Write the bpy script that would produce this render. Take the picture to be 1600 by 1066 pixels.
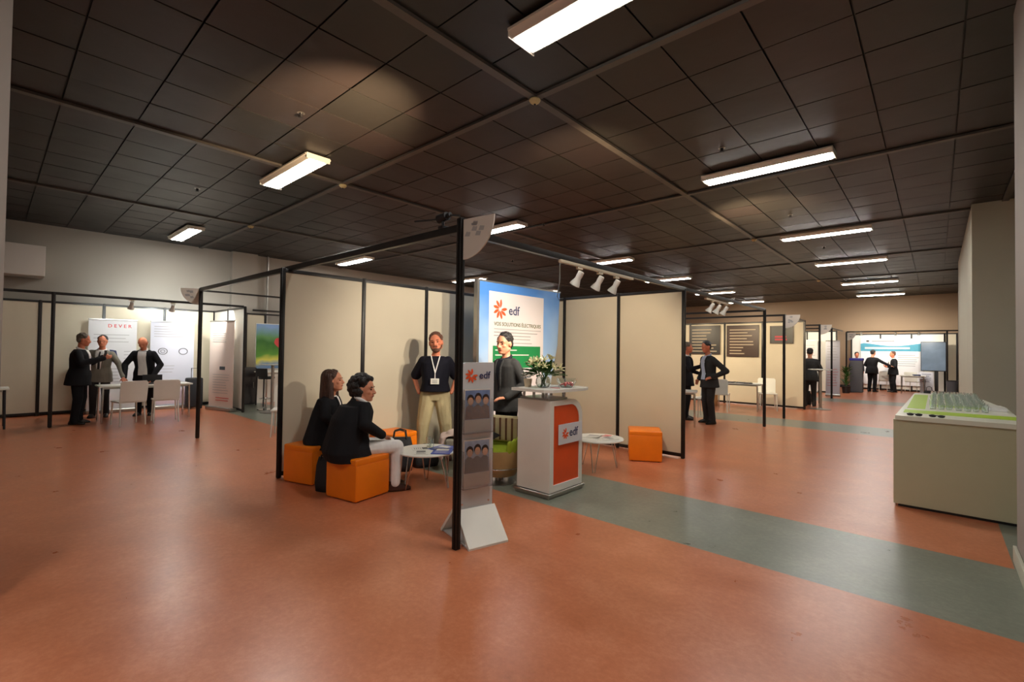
import bpy, bmesh, math, random
from mathutils import Vector, Matrix, noise
random.seed(7)
PI=math.pi; R=math.radians
for o in list(bpy.data.objects): bpy.data.objects.remove(o)
sc=bpy.context.scene; col=sc.collection
# ---------------------------------------------------------------- camera
F_PX=737.0; YAW=R(42.0); PITCH=R(1.1); ROLL=R(0.77); EYE=1.553
cd=bpy.data.cameras.new('camera'); cam=bpy.data.objects.new('camera',cd); col.objects.link(cam); sc.camera=cam
fw=Vector((-math.sin(YAW)*math.cos(PITCH),math.cos(YAW)*math.cos(PITCH),math.sin(PITCH)))
rt=Vector((math.cos(YAW),math.sin(YAW),0)); up=rt.cross(fw)
cr=rt*math.cos(ROLL)+up*math.sin(ROLL); cu=-rt*math.sin(ROLL)+up*math.cos(ROLL)
m=Matrix((cr,cu,-fw)).transposed().to_4x4(); m.translation=Vector((0,0,EYE)); cam.matrix_world=m
cd.sensor_width=36; cd.sensor_fit='HORIZONTAL'; cd.lens=36*F_PX/1600; cd.clip_start=.05; cd.clip_end=200
# ---------------------------------------------------------------- world and exposure
w=bpy.data.worlds.new('world'); sc.world=w; w.use_nodes=True
w.node_tree.nodes['Background'].inputs[0].default_value=(1,.9,.8,1); w.node_tree.nodes['Background'].inputs[1].default_value=.05
vs=sc.view_settings; vs.view_transform='Standard'; vs.look='None'; vs.gamma=1; vs.exposure=1.5; vs.use_curve_mapping=False
TUBE=21.0      # strength of the ceiling luminaires
SPOTK=1.0
# ---------------------------------------------------------------- materials
def srgb(r,g,b):
    f=lambda c:(c/12.92 if c<=.04045 else ((c+.055)/1.055)**2.4)
    return (f(r/255),f(g/255),f(b/255),1)
MATS={}
def mat(name,c,rough=.5,metal=0.,var=.0,vscale=6,bump=0.,bscale=40,emit=0,trans=0,spec=.5,stretch=None,alpha=None):
    if name in MATS: return MATS[name]
    m=bpy.data.materials.new(name); m.use_nodes=True; nt=m.node_tree; b=nt.nodes['Principled BSDF']
    b.inputs['Base Color'].default_value=c; b.inputs['Roughness'].default_value=rough; b.inputs['Metallic'].default_value=metal
    b.inputs['Specular IOR Level'].default_value=spec
    if trans: b.inputs['Transmission Weight'].default_value=trans
    if emit:
        b.inputs['Emission Color'].default_value=c; b.inputs['Emission Strength'].default_value=emit
    tc=nt.nodes.new('ShaderNodeTexCoord'); src=tc.outputs['Object']
    if stretch:
        mp=nt.nodes.new('ShaderNodeMapping'); mp.inputs['Scale'].default_value=stretch; nt.links.new(src,mp.inputs[0]); src=mp.outputs[0]
    n=nt.nodes.new('ShaderNodeTexNoise'); n.inputs['Scale'].default_value=vscale; n.inputs['Detail'].default_value=5; nt.links.new(src,n.inputs[0])
    if var:
        mx=nt.nodes.new('ShaderNodeMixRGB'); mx.blend_type='MULTIPLY'; mx.inputs[0].default_value=1
        mr=nt.nodes.new('ShaderNodeMapRange'); mr.inputs[1].default_value=.3; mr.inputs[2].default_value=.7
        mr.inputs[3].default_value=1-var; mr.inputs[4].default_value=1+var
        nt.links.new(n.outputs[0],mr.inputs[0]); mx.inputs[1].default_value=c; nt.links.new(mr.outputs[0],mx.inputs[2]); nt.links.new(mx.outputs[0],b.inputs['Base Color'])
    if bump:
        n2=nt.nodes.new('ShaderNodeTexNoise'); n2.inputs['Scale'].default_value=bscale; n2.inputs['Detail'].default_value=4; nt.links.new(src,n2.inputs[0])
        bp=nt.nodes.new('ShaderNodeBump'); bp.inputs['Strength'].default_value=bump; bp.inputs['Distance'].default_value=.02
        nt.links.new(n2.outputs[0],bp.inputs['Height']); nt.links.new(bp.outputs[0],b.inputs['Normal'])
    MATS[name]=m; return m
def marmoleum():
    m=bpy.data.materials.new('linoleum'); m.use_nodes=True; nt=m.node_tree; N=nt.nodes; L=nt.links; b=N['Principled BSDF']
    tc=N.new('ShaderNodeTexCoord'); sep=N.new('ShaderNodeSeparateXYZ'); L.new(tc.outputs['Object'],sep.inputs[0])
    def band(sock,lo,hi):
        a=N.new('ShaderNodeMath'); a.operation='GREATER_THAN'; L.new(sock,a.inputs[0]); a.inputs[1].default_value=lo
        c=N.new('ShaderNodeMath'); c.operation='LESS_THAN'; L.new(sock,c.inputs[0]); c.inputs[1].default_value=hi
        d=N.new('ShaderNodeMath'); d.operation='MULTIPLY'; L.new(a.outputs[0],d.inputs[0]); L.new(c.outputs[0],d.inputs[1]); return d.outputs[0]
    def mx(a,b_):
        d=N.new('ShaderNodeMath'); d.operation='MAXIMUM'; L.new(a,d.inputs[0]); L.new(b_,d.inputs[1]); return d.outputs[0]
    y=sep.outputs[1]; x=sep.outputs[0]
    g=mx(mx(band(y,3.80,5.06),band(y,11.45,12.72)),mx(band(y,18.6,20.0),band(x,.42,9)))
    n1=N.new('ShaderNodeTexNoise'); n1.inputs['Scale'].default_value=2.4; n1.inputs['Detail'].default_value=11; n1.inputs['Roughness'].default_value=.62; L.new(tc.outputs['Object'],n1.inputs[0])
    n2=N.new('ShaderNodeTexNoise'); n2.inputs['Scale'].default_value=26; n2.inputs['Detail'].default_value=6; n2.inputs['Roughness'].default_value=.7; L.new(tc.outputs['Object'],n2.inputs[0])
    def ramp(cols):
        r=N.new('ShaderNodeValToRGB'); e=r.color_ramp.elements; e[0].position=.30; e[0].color=cols[0]; e[1].position=.70; e[1].color=cols[2]
        k=e.new(.5); k.color=cols[1]; return r
    add=N.new('ShaderNodeMath'); add.operation='MULTIPLY_ADD'; L.new(n2.outputs[0],add.inputs[0]); add.inputs[1].default_value=.45
    ad2=N.new('ShaderNodeMath'); ad2.operation='MULTIPLY'; L.new(n1.outputs[0],ad2.inputs[0]); ad2.inputs[1].default_value=.55; L.new(ad2.outputs[0],add.inputs[2])
    r1=ramp([srgb(164,92,58),srgb(184,110,75),srgb(204,134,100)]); r2=ramp([srgb(100,105,94),srgb(118,122,109),srgb(140,142,127)])
    L.new(add.outputs[0],r1.inputs[0]); L.new(add.outputs[0],r2.inputs[0])
    mix=N.new('ShaderNodeMixRGB'); L.new(g,mix.inputs[0]); L.new(r1.outputs[0],mix.inputs[1]); L.new(r2.outputs[0],mix.inputs[2]); L.new(mix.outputs[0],b.inputs['Base Color'])
    mr=N.new('ShaderNodeMapRange'); L.new(n1.outputs[0],mr.inputs[0]); mr.inputs[1].default_value=.3; mr.inputs[2].default_value=.7; mr.inputs[3].default_value=.27; mr.inputs[4].default_value=.33
    L.new(mr.outputs[0],b.inputs['Roughness']); b.inputs['Specular IOR Level'].default_value=.5
    bp=N.new('ShaderNodeBump'); bp.inputs['Strength'].default_value=.02; bp.inputs['Distance'].default_value=.01; L.new(n2.outputs[0],bp.inputs['Height']); L.new(bp.outputs[0],b.inputs['Normal'])
    return m
def tile_mat():
    m=bpy.data.materials.new('ceiling_tile'); m.use_nodes=True; nt=m.node_tree; N=nt.nodes; L=nt.links; b=N['Principled BSDF']
    at=N.new('ShaderNodeAttribute'); at.attribute_name='tone'
    r=N.new('ShaderNodeValToRGB'); e=r.color_ramp.elements
    e[0].position=0; e[0].color=(.014,.0135,.0125,1); e[1].position=1; e[1].color=(.026,.019,.0185,1); k=e.new(.5); k.color=(.020,.0195,.0175,1)
    L.new(at.outputs['Fac'],r.inputs[0]); L.new(r.outputs[0],b.inputs['Base Color'])
    tc=N.new('ShaderNodeTexCoord'); n=N.new('ShaderNodeTexNoise'); n.inputs['Scale'].default_value=2.2; n.inputs['Detail'].default_value=4; L.new(tc.outputs['Object'],n.inputs[0])
    mr=N.new('ShaderNodeMapRange'); L.new(n.outputs[0],mr.inputs[0]); mr.inputs[3].default_value=.38; mr.inputs[4].default_value=.5; L.new(mr.outputs[0],b.inputs['Roughness'])
    bp=N.new('ShaderNodeBump'); bp.inputs['Strength'].default_value=.25; bp.inputs['Distance'].default_value=.02; L.new(n.outputs[0],bp.inputs['Height']); L.new(bp.outputs[0],b.inputs['Normal'])
    b.inputs['Specular IOR Level'].default_value=.45
    return m
M={}
M['black']=mat('black_profile',(.012,.010,.009,1),.35,.2,var=.15)
M['panel']=mat('beige_panel',srgb(203,192,168),.6,var=.03,vscale=1.5)
M['white']=mat('white_laminate',srgb(226,224,214),.35,var=.02)
M['greywall']=mat('painted_wall',srgb(146,139,129),.7,var=.03,vscale=.8,bump=.05,bscale=60)
M['pillar']=mat('grey_pillar_paint',srgb(182,180,162),.75,var=.04,vscale=.9,bump=.06,bscale=50)
M['palepillar']=mat('pale_pillar_paint',srgb(150,142,134),.75,var=.04,vscale=.9)  # one even paint for the side walls and duct grille
M['rail']=mat('ceiling_rail_paint',srgb(84,80,74),.45,.0,var=.1)
M['steel']=mat('brushed_steel',srgb(170,168,162),.3,.9,var=.05)
M['chrome']=mat('chrome',srgb(205,205,205),.12,1.0)
M['orange']=mat('orange_leatherette',srgb(242,126,8),.42,var=.04,bump=.12,bscale=160)
M['logo']=mat('orange_print',srgb(240,88,30),.5)
M['deskorange']=mat('orange_desk_panel',srgb(226,78,18),.35,var=.04)
M['navyprint']=mat('navy_print',srgb(36,48,92),.5)
M['darkprint']=mat('dark_print',srgb(86,84,82),.5)
M['greyprint']=mat('grey_print',srgb(158,155,152),.5)
M['redprint']=mat('red_print',srgb(206,70,70),.5)
M['green']=mat('green_print',srgb(24,132,72),.5,var=.05)
M['olivegreen']=mat('lime_fabric',srgb(150,168,36),.7,var=.1,bump=.2)
M['lime']=mat('lime_vinyl',srgb(172,206,38),.4)
M['glass']=mat('clear_glass',(.9,.95,.93,1),.03,trans=.96)
M['plexi']=mat('clear_plexiglass',(.95,.95,.95,1),.05,trans=.93)
M['leaf']=mat('leaf_green',srgb(52,96,30),.5,var=.3,vscale=20)
M['petal']=mat('cream_petal',srgb(250,246,205),.55,var=.05)
M['whitepetal']=mat('white_petal',srgb(245,245,245),.6)
M['blackplastic']=mat('black_plastic',(.012,.012,.014,1),.4)
M['bag']=mat('black_nylon',(.012,.012,.014,1),.75,bump=.3,bscale=60)
def cloth(name,c,b=.5): return mat(name,c,.85,var=.12,vscale=9,bump=b,bscale=9,spec=.2,stretch=(1,1,.5))
M['skin']=mat('skin',srgb(206,140,108),.5,var=.06,vscale=20,spec=.35)
M['skinred']=mat('ruddy_skin',srgb(204,124,92),.5,var=.06,vscale=20,spec=.35)
M['darkhair']=mat('dark_hair',(.012,.009,.008,1),.55,bump=.8,bscale=70,stretch=(1,1,.25))
M['brownhair']=mat('brown_hair',srgb(66,40,28),.5,var=.3,vscale=30,bump=.9,bscale=60,stretch=(1,1,.2))
M['redhair']=mat('auburn_hair',srgb(92,56,38),.6,var=.3,vscale=30,bump=.8,bscale=70)
M['greyhair']=mat('grey_hair',srgb(104,92,78),.65,var=.3,vscale=30,bump=.8,bscale=70)
M['blackcloth']=cloth('black_wool',(.011,.011,.013,1))
M['navysuit']=cloth('navy_suit_wool',srgb(30,32,40))
M['greysuit']=cloth('charcoal_wool',srgb(50,50,50))
M['greyjacket']=cloth('grey_jacket_wool',srgb(126,122,110))
M['polo']=cloth('navy_polo_knit',srgb(20,20,30))
M['khaki']=cloth('khaki_cotton',srgb(180,166,128),1.0)
M['whitecloth']=cloth('white_cotton',srgb(228,224,220))
M['bluecloth']=cloth('pale_blue_cotton',srgb(176,188,208))
M['pinkcloth']=cloth('pinkish_grey_wool',srgb(176,158,150))
M['shoe']=mat('black_leather',(.012,.010,.009,1),.3)
M['brownshoe']=mat('brown_leather',srgb(64,34,24),.35)
M['eye']=mat('dark_eye',(.02,.015,.012,1),.2)
M['lip']=mat('lip',srgb(150,70,60),.5)
M['tube']=mat('lit_tube_diffuser',(1,.965,.915,1),.5,emit=TUBE)
# ---------------------------------------------------------------- mesh helpers
class MB:
    def __init__(s): s.bm=bmesh.new()
    def _x(s,vs,mtx):
        if mtx is not None: bmesh.ops.transform(s.bm,matrix=mtx,verts=vs)
    def box(s,c,d,bev=0,rz=0,mtx=None):
        r=bmesh.ops.create_cube(s.bm,size=1)['verts']
        bmesh.ops.transform(s.bm,matrix=Matrix.Translation(c)@Matrix.Rotation(rz,4,'Z')@Matrix.Diagonal((d[0],d[1],d[2],1)),verts=r)
        if bev:
            es=list({e for v in r for e in v.link_edges})
            q=bmesh.ops.bevel(s.bm,geom=es,offset=bev,segments=3,affect='EDGES',profile=.6); r=[v for v in q['verts']]
            r=list({v for v in r}|{v for f in q['faces'] for v in f.verts})
            if mtx is not None:
                # gather whole island
                seen=set(r); st=list(r)
                while st:
                    v=st.pop()
                    for e in v.link_edges:
                        o=e.other_vert(v)
                        if o not in seen: seen.add(o); st.append(o)
                r=list(seen)
        s._x(r,mtx); return s
    def cyl(s,a,b,r1,r2=None,seg=16,caps=True,mtx=None):
        a=Vector(a); b=Vector(b); r2=r1 if r2 is None else r2; d=b-a
        q=bmesh.ops.create_cone(s.bm,cap_ends=caps,segments=seg,radius1=max(r1,1e-4),radius2=max(r2,1e-4),depth=d.length)['verts']
        bmesh.ops.transform(s.bm,matrix=Matrix.Translation((a+b)/2)@d.to_track_quat('Z','Y').to_matrix().to_4x4(),verts=q); s._x(q,mtx); return s
    def ell(s,c,r,rot=None,mtx=None,u=16,v=10):
        mm=Matrix.Translation(c)@(rot.to_4x4() if rot is not None else Matrix())@Matrix.Diagonal((r[0],r[1],r[2],1))
        if mtx is not None: mm=mtx@mm
        N=s.bm.verts.new; top=N(mm@Vector((0,0,1))); bot=N(mm@Vector((0,0,-1))); rings=[]
        for i in range(1,v):
            z=math.cos(PI*i/v); q=math.sin(PI*i/v); rings.append([N(mm@Vector((q*math.cos(2*PI*k/u),q*math.sin(2*PI*k/u),z))) for k in range(u)])
        F=s.bm.faces.new
        for k in range(u):
            l=(k+1)%u; F((top,rings[0][k],rings[0][l])); F((bot,rings[-1][l],rings[-1][k]))
            for A,B in zip(rings,rings[1:]): F((A[k],B[k],B[l],A[l]))
        return s
    def cap(s,a,b,ra,rb,mtx=None,seg=12):
        a=Vector(a); b=Vector(b)
        s.ell(a,(ra,)*3,mtx=mtx,u=seg,v=8); s.ell(b,(rb,)*3,mtx=mtx,u=seg,v=8)
        if (b-a).length>1e-4: s.cyl(a,b,ra,rb,seg=seg,mtx=mtx)
        return s
    def tube(s,pts,r,seg=8,mtx=None,closed=False):
        pts=[Vector(p) for p in pts]; n=len(pts); rings=[]
        for i,p in enumerate(pts):
            t=(pts[(i+1)%n if closed else min(i+1,n-1)]-pts[(i-1)%n if closed else max(i-1,0)]).normalized()
            x=t.cross(Vector((0,0,1)));
            if x.length<1e-3: x=t.cross(Vector((0,1,0)))
            x.normalize(); y=t.cross(x); rr=r[i] if isinstance(r,(list,tuple)) else r
            rings.append([s.bm.verts.new((mtx or Matrix())@(p+x*math.cos(2*PI*k/seg)*rr+y*math.sin(2*PI*k/seg)*rr)) for k in range(seg)])
        for i in range(n if closed else n-1):
            A,B=rings[i],rings[(i+1)%n]
            for k in range(seg): s.bm.faces.new((A[k],A[(k+1)%seg],B[(k+1)%seg],B[k]))
        if not closed: s.bm.faces.new(rings[0][::-1]); s.bm.faces.new(rings[-1])
        return s
    def prism(s,poly,t,mtx=None,z0=0):
        """2D outline (x,y) extruded along z from z0 to z0+t"""
        mm=mtx or Matrix()
        A=[s.bm.verts.new(mm@Vector((p[0],p[1],z0))) for p in poly]; B=[s.bm.verts.new(mm@Vector((p[0],p[1],z0+t))) for p in poly]
        n=len(poly); s.bm.faces.new(A[::-1]); s.bm.faces.new(B)
        for i in range(n): s.bm.faces.new((A[i],A[(i+1)%n],B[(i+1)%n],B[i]))
        return s
    def lathe(s,prof,seg=24,c=(0,0,0),mtx=None):
        mm=(mtx or Matrix())@Matrix.Translation(c); rings=[]
        for (r,z) in prof: rings.append([s.bm.verts.new(mm@Vector((max(r,1e-4)*math.cos(2*PI*k/seg),max(r,1e-4)*math.sin(2*PI*k/seg),z))) for k in range(seg)])
        for A,B in zip(rings,rings[1:]):
            for k in range(seg): s.bm.faces.new((A[k],A[(k+1)%seg],B[(k+1)%seg],B[k]))
        s.bm.faces.new(rings[0][::-1]); s.bm.faces.new(rings[-1]); return s
    def loft(s,secs,mtx=None,seg=24,p=2.3):
        """sections (center, halfwidth, halfdepth)"""
        mm=mtx or Matrix(); rings=[]
        for c,a,b in secs:
            c=Vector(c); ring=[]
            for k in range(seg):
                t=2*PI*k/seg; ct,st=math.cos(t),math.sin(t)
                ring.append(s.bm.verts.new(mm@(c+Vector((a*math.copysign(abs(ct)**(2/p),ct),b*math.copysign(abs(st)**(2/p),st),0)))))
            rings.append(ring)
        for A,B in zip(rings,rings[1:]):
            for k in range(seg): s.bm.faces.new((A[k],A[(k+1)%seg],B[(k+1)%seg],B[k]))
        s.bm.faces.new(rings[0][::-1]); s.bm.faces.new(rings[-1]); return s
    def mesh(s,name):
        bmesh.ops.recalc_face_normals(s.bm,faces=s.bm.faces[:])
        me=bpy.data.meshes.new(name); s.bm.to_mesh(me); s.bm.free(); return me
    def build(s,name,mt,parent=None,smooth=None,label=None,remesh=0,sm=6):
        me=s.mesh(name); o=bpy.data.objects.new(name,me); col.objects.link(o)
        if remesh:
            a=o.modifiers.new('r','REMESH'); a.mode='VOXEL'; a.voxel_size=remesh; a.use_smooth_shade=True
            b=o.modifiers.new('s','SMOOTH'); b.factor=.5; b.iterations=sm
            dg=bpy.context.evaluated_depsgraph_get(); n=bpy.data.meshes.new_from_object(o.evaluated_get(dg)); n.name=name
            o.modifiers.clear(); o.data=n; bpy.data.meshes.remove(me); me=n
        me.materials.clear(); me.materials.append(mt)
        if remesh or smooth is True:
            for p in me.polygons: p.use_smooth=True
        elif smooth!=False:
            for p in me.polygons: p.use_smooth=True
            me.set_sharp_from_angle(angle=R(35))
        if parent is not None: o.parent=parent
        if label: o['label']=label
        return o
def thing(name,label,cat,loc=(0,0,0),rz=0,group=None,scale=1):
    o=bpy.data.objects.new(name,None); col.objects.link(o); o.empty_display_size=.1
    o.location=loc; o.rotation_euler=(0,0,rz); o.scale=(scale,)*3; tag(o,label,cat,group); return o
def tag(o,label,cat,group=None):
    o['label']=label; o['category']=cat
    if group: o['group']=group
    return o
def struct(o): o['kind']='structure'; return o
def kids(o): return [c for c in bpy.data.objects if c.parent==o]
def dup(o,parent=None):
    c=o.copy(); col.objects.link(c)
    if parent is not None: c.parent=parent
    for k in kids(o): dup(k,c)
    return c
def place(o,loc,rz=None,label=None,group=None):
    o.location=loc
    if rz is not None: o.rotation_euler=(0,0,rz)
    if label: o['label']=label
    if group: o['group']=group
    return o
def face(o,n):    # matrix: local u=x, v=z(up) on a plate whose outward normal is n (horizontal), origin o
    n=Vector(n).normalized(); v=Vector((0,0,1)); u=v.cross(n)
    m=Matrix((u,v,n)).transposed().to_4x4(); m.translation=Vector(o); return m
def text_mb(body,size,mtx,depth=.002,align='LEFT',bold=0.):
    cu=bpy.data.curves.new('t','FONT'); cu.body=body; cu.size=size; cu.extrude=depth/2; cu.align_x=align; cu.offset=bold; cu.resolution_u=3
    o=bpy.data.objects.new('t',cu); col.objects.link(o)
    dg=bpy.context.evaluated_depsgraph_get(); me=bpy.data.meshes.new_from_object(o.evaluated_get(dg)); me.transform(mtx)
    bpy.data.objects.remove(o); bpy.data.curves.remove(cu); mb=MB(); mb.bm.from_mesh(me); bpy.data.meshes.remove(me); return mb
def star(mb,c,r,mtx,t=.002):     # radial petals logo
    for k in range(9):
        if k==0: continue
        a=2*PI*k/9+.5; pts=[]
        for (q,wd) in [(.14,0),(.35,.15),(.6,.20),(.85,.15),(1.0,0),(.85,-.07),(.6,-.12),(.35,-.08)]:
            ang=a+ .25*q
            pts.append((c[0]+r*(q*math.cos(ang)-wd*math.sin(ang)),c[1]+r*(q*math.sin(ang)+wd*math.cos(ang))))
        mb.prism(pts,t,mtx)
    return mb
def lines(mb,x0,x1,y0,y1,n,mtx,h=.012,t=.0015,rag=.25):
    for i in range(n):
        y=y1+(y0-y1)*i/max(n-1,1); e=x1-(x1-x0)*rag*random.random(); mb.prism([(x0,y-h/2),(e,y-h/2),(e,y+h/2),(x0,y+h/2)],t,mtx)
    return mb
def rect(mb,x0,y0,x1,y1,mtx,t=.002,z0=0): return mb.prism([(x0,y0),(x1,y0),(x1,y1),(x0,y1)],t,mtx,z0)
# ---------------------------------------------------------------- room shell
H=4.20
fl=MB().box((-7,12,-.05),(17.2,31,.1)).build('floor',marmoleum(),smooth=False); struct(fl)
# ceiling: individual tiles in a grid, one mesh
RX=[-3.11+3.98*k for k in range(-3,2)]; RY=[3.76+3.98*k for k in range(-2,7)]
XS=[]; YS=[]
for r in RX: XS+= [r+(.69*0)+ .045+ (3.98-.09)/6*k for k in range(6)]
for r in RY: YS+= [r+.045+(3.98-.09)/6*k for k in range(6)]
tw=(3.98-.09)/6
mb=MB(); lay=mb.bm.faces.layers.float.new('tonef'); tones=[]
for x in XS:
    for y in YS:
        if x+tw<-14.75 or x>1.6 or y+tw<-2.6 or y>27.3: continue
        n0=len(mb.bm.faces)
        c=Vector((x+tw/2,y+tw/2,H+.012)); tilt=Matrix.Rotation(R(random.uniform(-.35,.35)),4,'X')@Matrix.Rotation(R(random.uniform(-.35,.35)),4,'Y')
        mb.box((0,0,0),(tw-.016,tw-.016,.018),mtx=Matrix.Translation(c)@tilt)
        mb.bm.faces.ensure_lookup_table(); tv=random.random()
        for f in mb.bm.faces[n0:]: f[lay]=tv
mb.box((-6.6,12.4,H+.06),(16.6,30,.03))
me=mb.mesh('ceiling'); cl=bpy.data.objects.new('ceiling',me); col.objects.link(cl); struct(cl); me.materials.append(tile_mat())
a0=me.attributes['tonef']; a1=me.attributes.new('tone','FLOAT','FACE')
vals=[0.]*len(me.polygons); a0.data.foreach_get('value',vals); a1.data.foreach_set('value',vals)
n=1
for r in RX:
    if -14.7<r<1.3:
        o=MB().box((r,12.3,H-.012),(.085,29.8,.03)).build('trim_%d'%n,M['rail']); struct(o); n+=1
for r in RY:
    if -2.5<r<27:
        o=MB().box((-6.7,r,H-.014),(16,.075,.028)).build('trim_%d'%n,M['rail']); struct(o); n+=1
def wall(name,c,d,m_=M['greywall']): return struct(MB().box(c,d).build(name,m_,smooth=False))
wall('wall_left_back',(-14.8,12.3,H/2),(.2,30,H))
wall('wall_far',(-6.7,27.35,H/2),(16.4,.3,H),mat('warm_lit_wall',srgb(168,142,114),.7,var=.03,vscale=.8))  # tan tint paints the warm spill of the booth lamps into the wall
wall('wall_near_left',(-7.6,-.035,H/2),(6.8,.18,H),M['palepillar'])
wall('wall_behind',(-6.7,-2.7,H/2),(16.4,.2,H))
wall('wall_right_near',(1.0,1.3,H/2),(1.1,7.9,H),M['palepillar'])
wall('wall_right_recess',(1.5,8.4,H/2),(.2,6.3,H))
wall('wall_right_pillar',(1.0,14.85,H/2),(1.08,6.9,H),M['pillar'])
wall('wall_right_far',(1.12,22.8,H/2),(.9,9,H),M['palepillar'])
wall('wall_left_column',(-14.63,4.82,H/2),(.2,.66,H),M['greywall'])
struct(MB().box((.437,1.3,.06),(.02,7.9,.12),.004).box((.45,11.385,.05),(.0,.0,.0)).build('baseboard_right',M['pillar']))
struct(MB().box((-14.69,12.3,.06),(.025,29,.12),.004).build('baseboard_left',M['blackplastic']))
struct(MB().box((-6.7,27.19,.06),(16,.025,.12),.004).build('baseboard_far',M['blackplastic']))
struct(MB().tube([(-14.62,5.46,4.2),(-14.62,5.46,0.02)],.025).build('trim_pipe',M['steel']))
# wall box, upper left
t=thing('air_duct_box','pale grey boxed duct high on the wall above the left stand','duct',(-14.7,.1,2.97))
MB().box((.33,-.25,.33),(.64,1.85,.64),.012).build('casing',mat('duct_paint',srgb(186,180,172),.6),t)
MB().box((.665,-.6,.33),(.012,.7,.3)).build('grille',M['palepillar'],t)
# ---------------------------------------------------------------- ceiling luminaires
def luminaire(x,y,label,L=1.62,W=.36):
    t=thing('ceiling_light',label,'ceiling light',(x,y,H),0,'fluorescent luminaires under the ceiling')
    MB().prism([(-W/2,-.028),(-W/2+.05,-.09),(W/2-.05,-.09),(W/2,-.028)],L,mtx=Matrix(((0,0,1,-L/2),(1,0,0,0),(0,1,0,0),(0,0,0,1)))).box((0,0,-.035),(L,W,.02)).build('housing',M['white'],t)
    MB().box((0,0,-.0955),(L-.06,W-.15,.008),.002).build('diffuser',M['tube'],t)
    MB().box((L/2+.004,0,-.055),(.01,W-.03,.075),.003).build('end_cap',M['white'],t); MB().box((-L/2-.004,0,-.055),(.01,W-.03,.075),.003).build('end_cap',M['white'],t)
    return t
LR=[(-1.78,2.95,'long lit fluorescent ceiling light nearest the camera, cut by the top edge'),(-1.78,7.2,'lit ceiling light second from the camera in the right row'),(-1.78,11.95,'lit ceiling light third from the camera in the right row'),(-1.78,16.0,'lit ceiling light fourth from the camera in the right row'),(-1.78,20.9,'lit ceiling light second from the far wall in the right row'),(-1.78,25.4,'lit ceiling light nearest the far wall in the right row')]
LL=[(-7.1,2.97,'lit ceiling light above the open left side of the booth, nearest of the middle row'),(-7.1,7.25,'lit ceiling light just right of the quarter-round sign on the tall post'),(-7.1,11.9,'lit ceiling light above the group of three track spotlights'),(-7.1,16.1,'lit ceiling light fourth in the middle row, above the right partition wall'),(-7.1,20.9,'lit ceiling light fifth in the middle row, deep in the hall'),(-7.1,25.4,'lit ceiling light last in the middle row by the far wall')]
LLL=[(-12.9,3.0,'lit ceiling light nearest the back wall at far left'),(-12.9,7.25,'lit ceiling light seen just above the booth crossbeam'),(-12.9,11.9,'thin lit ceiling light seen behind the tall post left of the blue poster'),(-12.9,16.2,'lit ceiling light farthest in the left row')]
for x,y,l in LR+LL+LLL: luminaire(x,y,l)
luminaire(-1.78,-1.25,'unseen ceiling light added behind the camera, continuing the right row');  # unseen lamp added to light the foreground, continuing the right row
luminaire(-7.1,-1.3,'unseen ceiling light behind the left wall, continuing the middle row')  # unseen lamp outside the view, continuing the middle row
# smoke detectors, sprinklers
t0=thing('smoke_detector','','smoke detector',(0,0,H-.03))
MB().lathe([(.055,0),(.06,-.012),(.05,-.03),(.03,-.045),(.012,-.05)]).build('housing',mat('yellowed_plastic',srgb(205,190,140),.45),t0); MB().lathe([(.012,-.05),(.012,-.062)]).build('sensor',M['blackplastic'],t0)
sd=[(-3.11,3.76,'cream smoke detector where the two widest ceiling rails cross'),(-7.09,3.76,'cream smoke detector right of the long lit light above the booth'),(-11.07,3.76,'cream smoke detector farthest left on the near ceiling rail'),(-3.11,11.72,'cream smoke detector on the long ceiling rail, middle of the hall'),(-3.11,19.68,'cream smoke detector farthest along the long ceiling rail')]
for i,(x,y,l) in enumerate(sd):
    o=t0 if i==0 else dup(t0); place(o,(x,y,H-.028),None,l,'smoke detectors on the ceiling rails')
s0=thing('sprinkler','','sprinkler',(0,0,H))
MB().cyl((0,0,0),(0,0,-.045),.02).lathe([(.0,-.06),(.028,-.058),(.028,-.054),(0,-.052)]).build('head',M['blackplastic'],s0); MB().lathe([(.0,-.001),(.04,-.004),(.045,.0)]).build('collar',M['steel'],s0)
sp=[(-5.34,2.31,'small black sprinkler on the ceiling in the warm lit tiles'),(-9.25,2.3,'small black sprinkler on the ceiling left of the lit light'),(-2.06,6.3,'small sprinkler on the ceiling nearest the right row lights'),(-2.07,10.2,'small sprinkler on the ceiling between second and third right lights'),(-2.06,13.75,'small sprinkler on the ceiling farthest in the right row'),(-6.1,7.72,'small sprinkler on the ceiling above the quarter-round sign'),(-9.3,10.3,'small sprinkler on the ceiling above the blue poster')]
for i,(x,y,l) in enumerate(sp):
    o=s0 if i==0 else dup(s0); place(o,(x,y,H+.004),None,l,'sprinklers on the ceiling')
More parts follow.
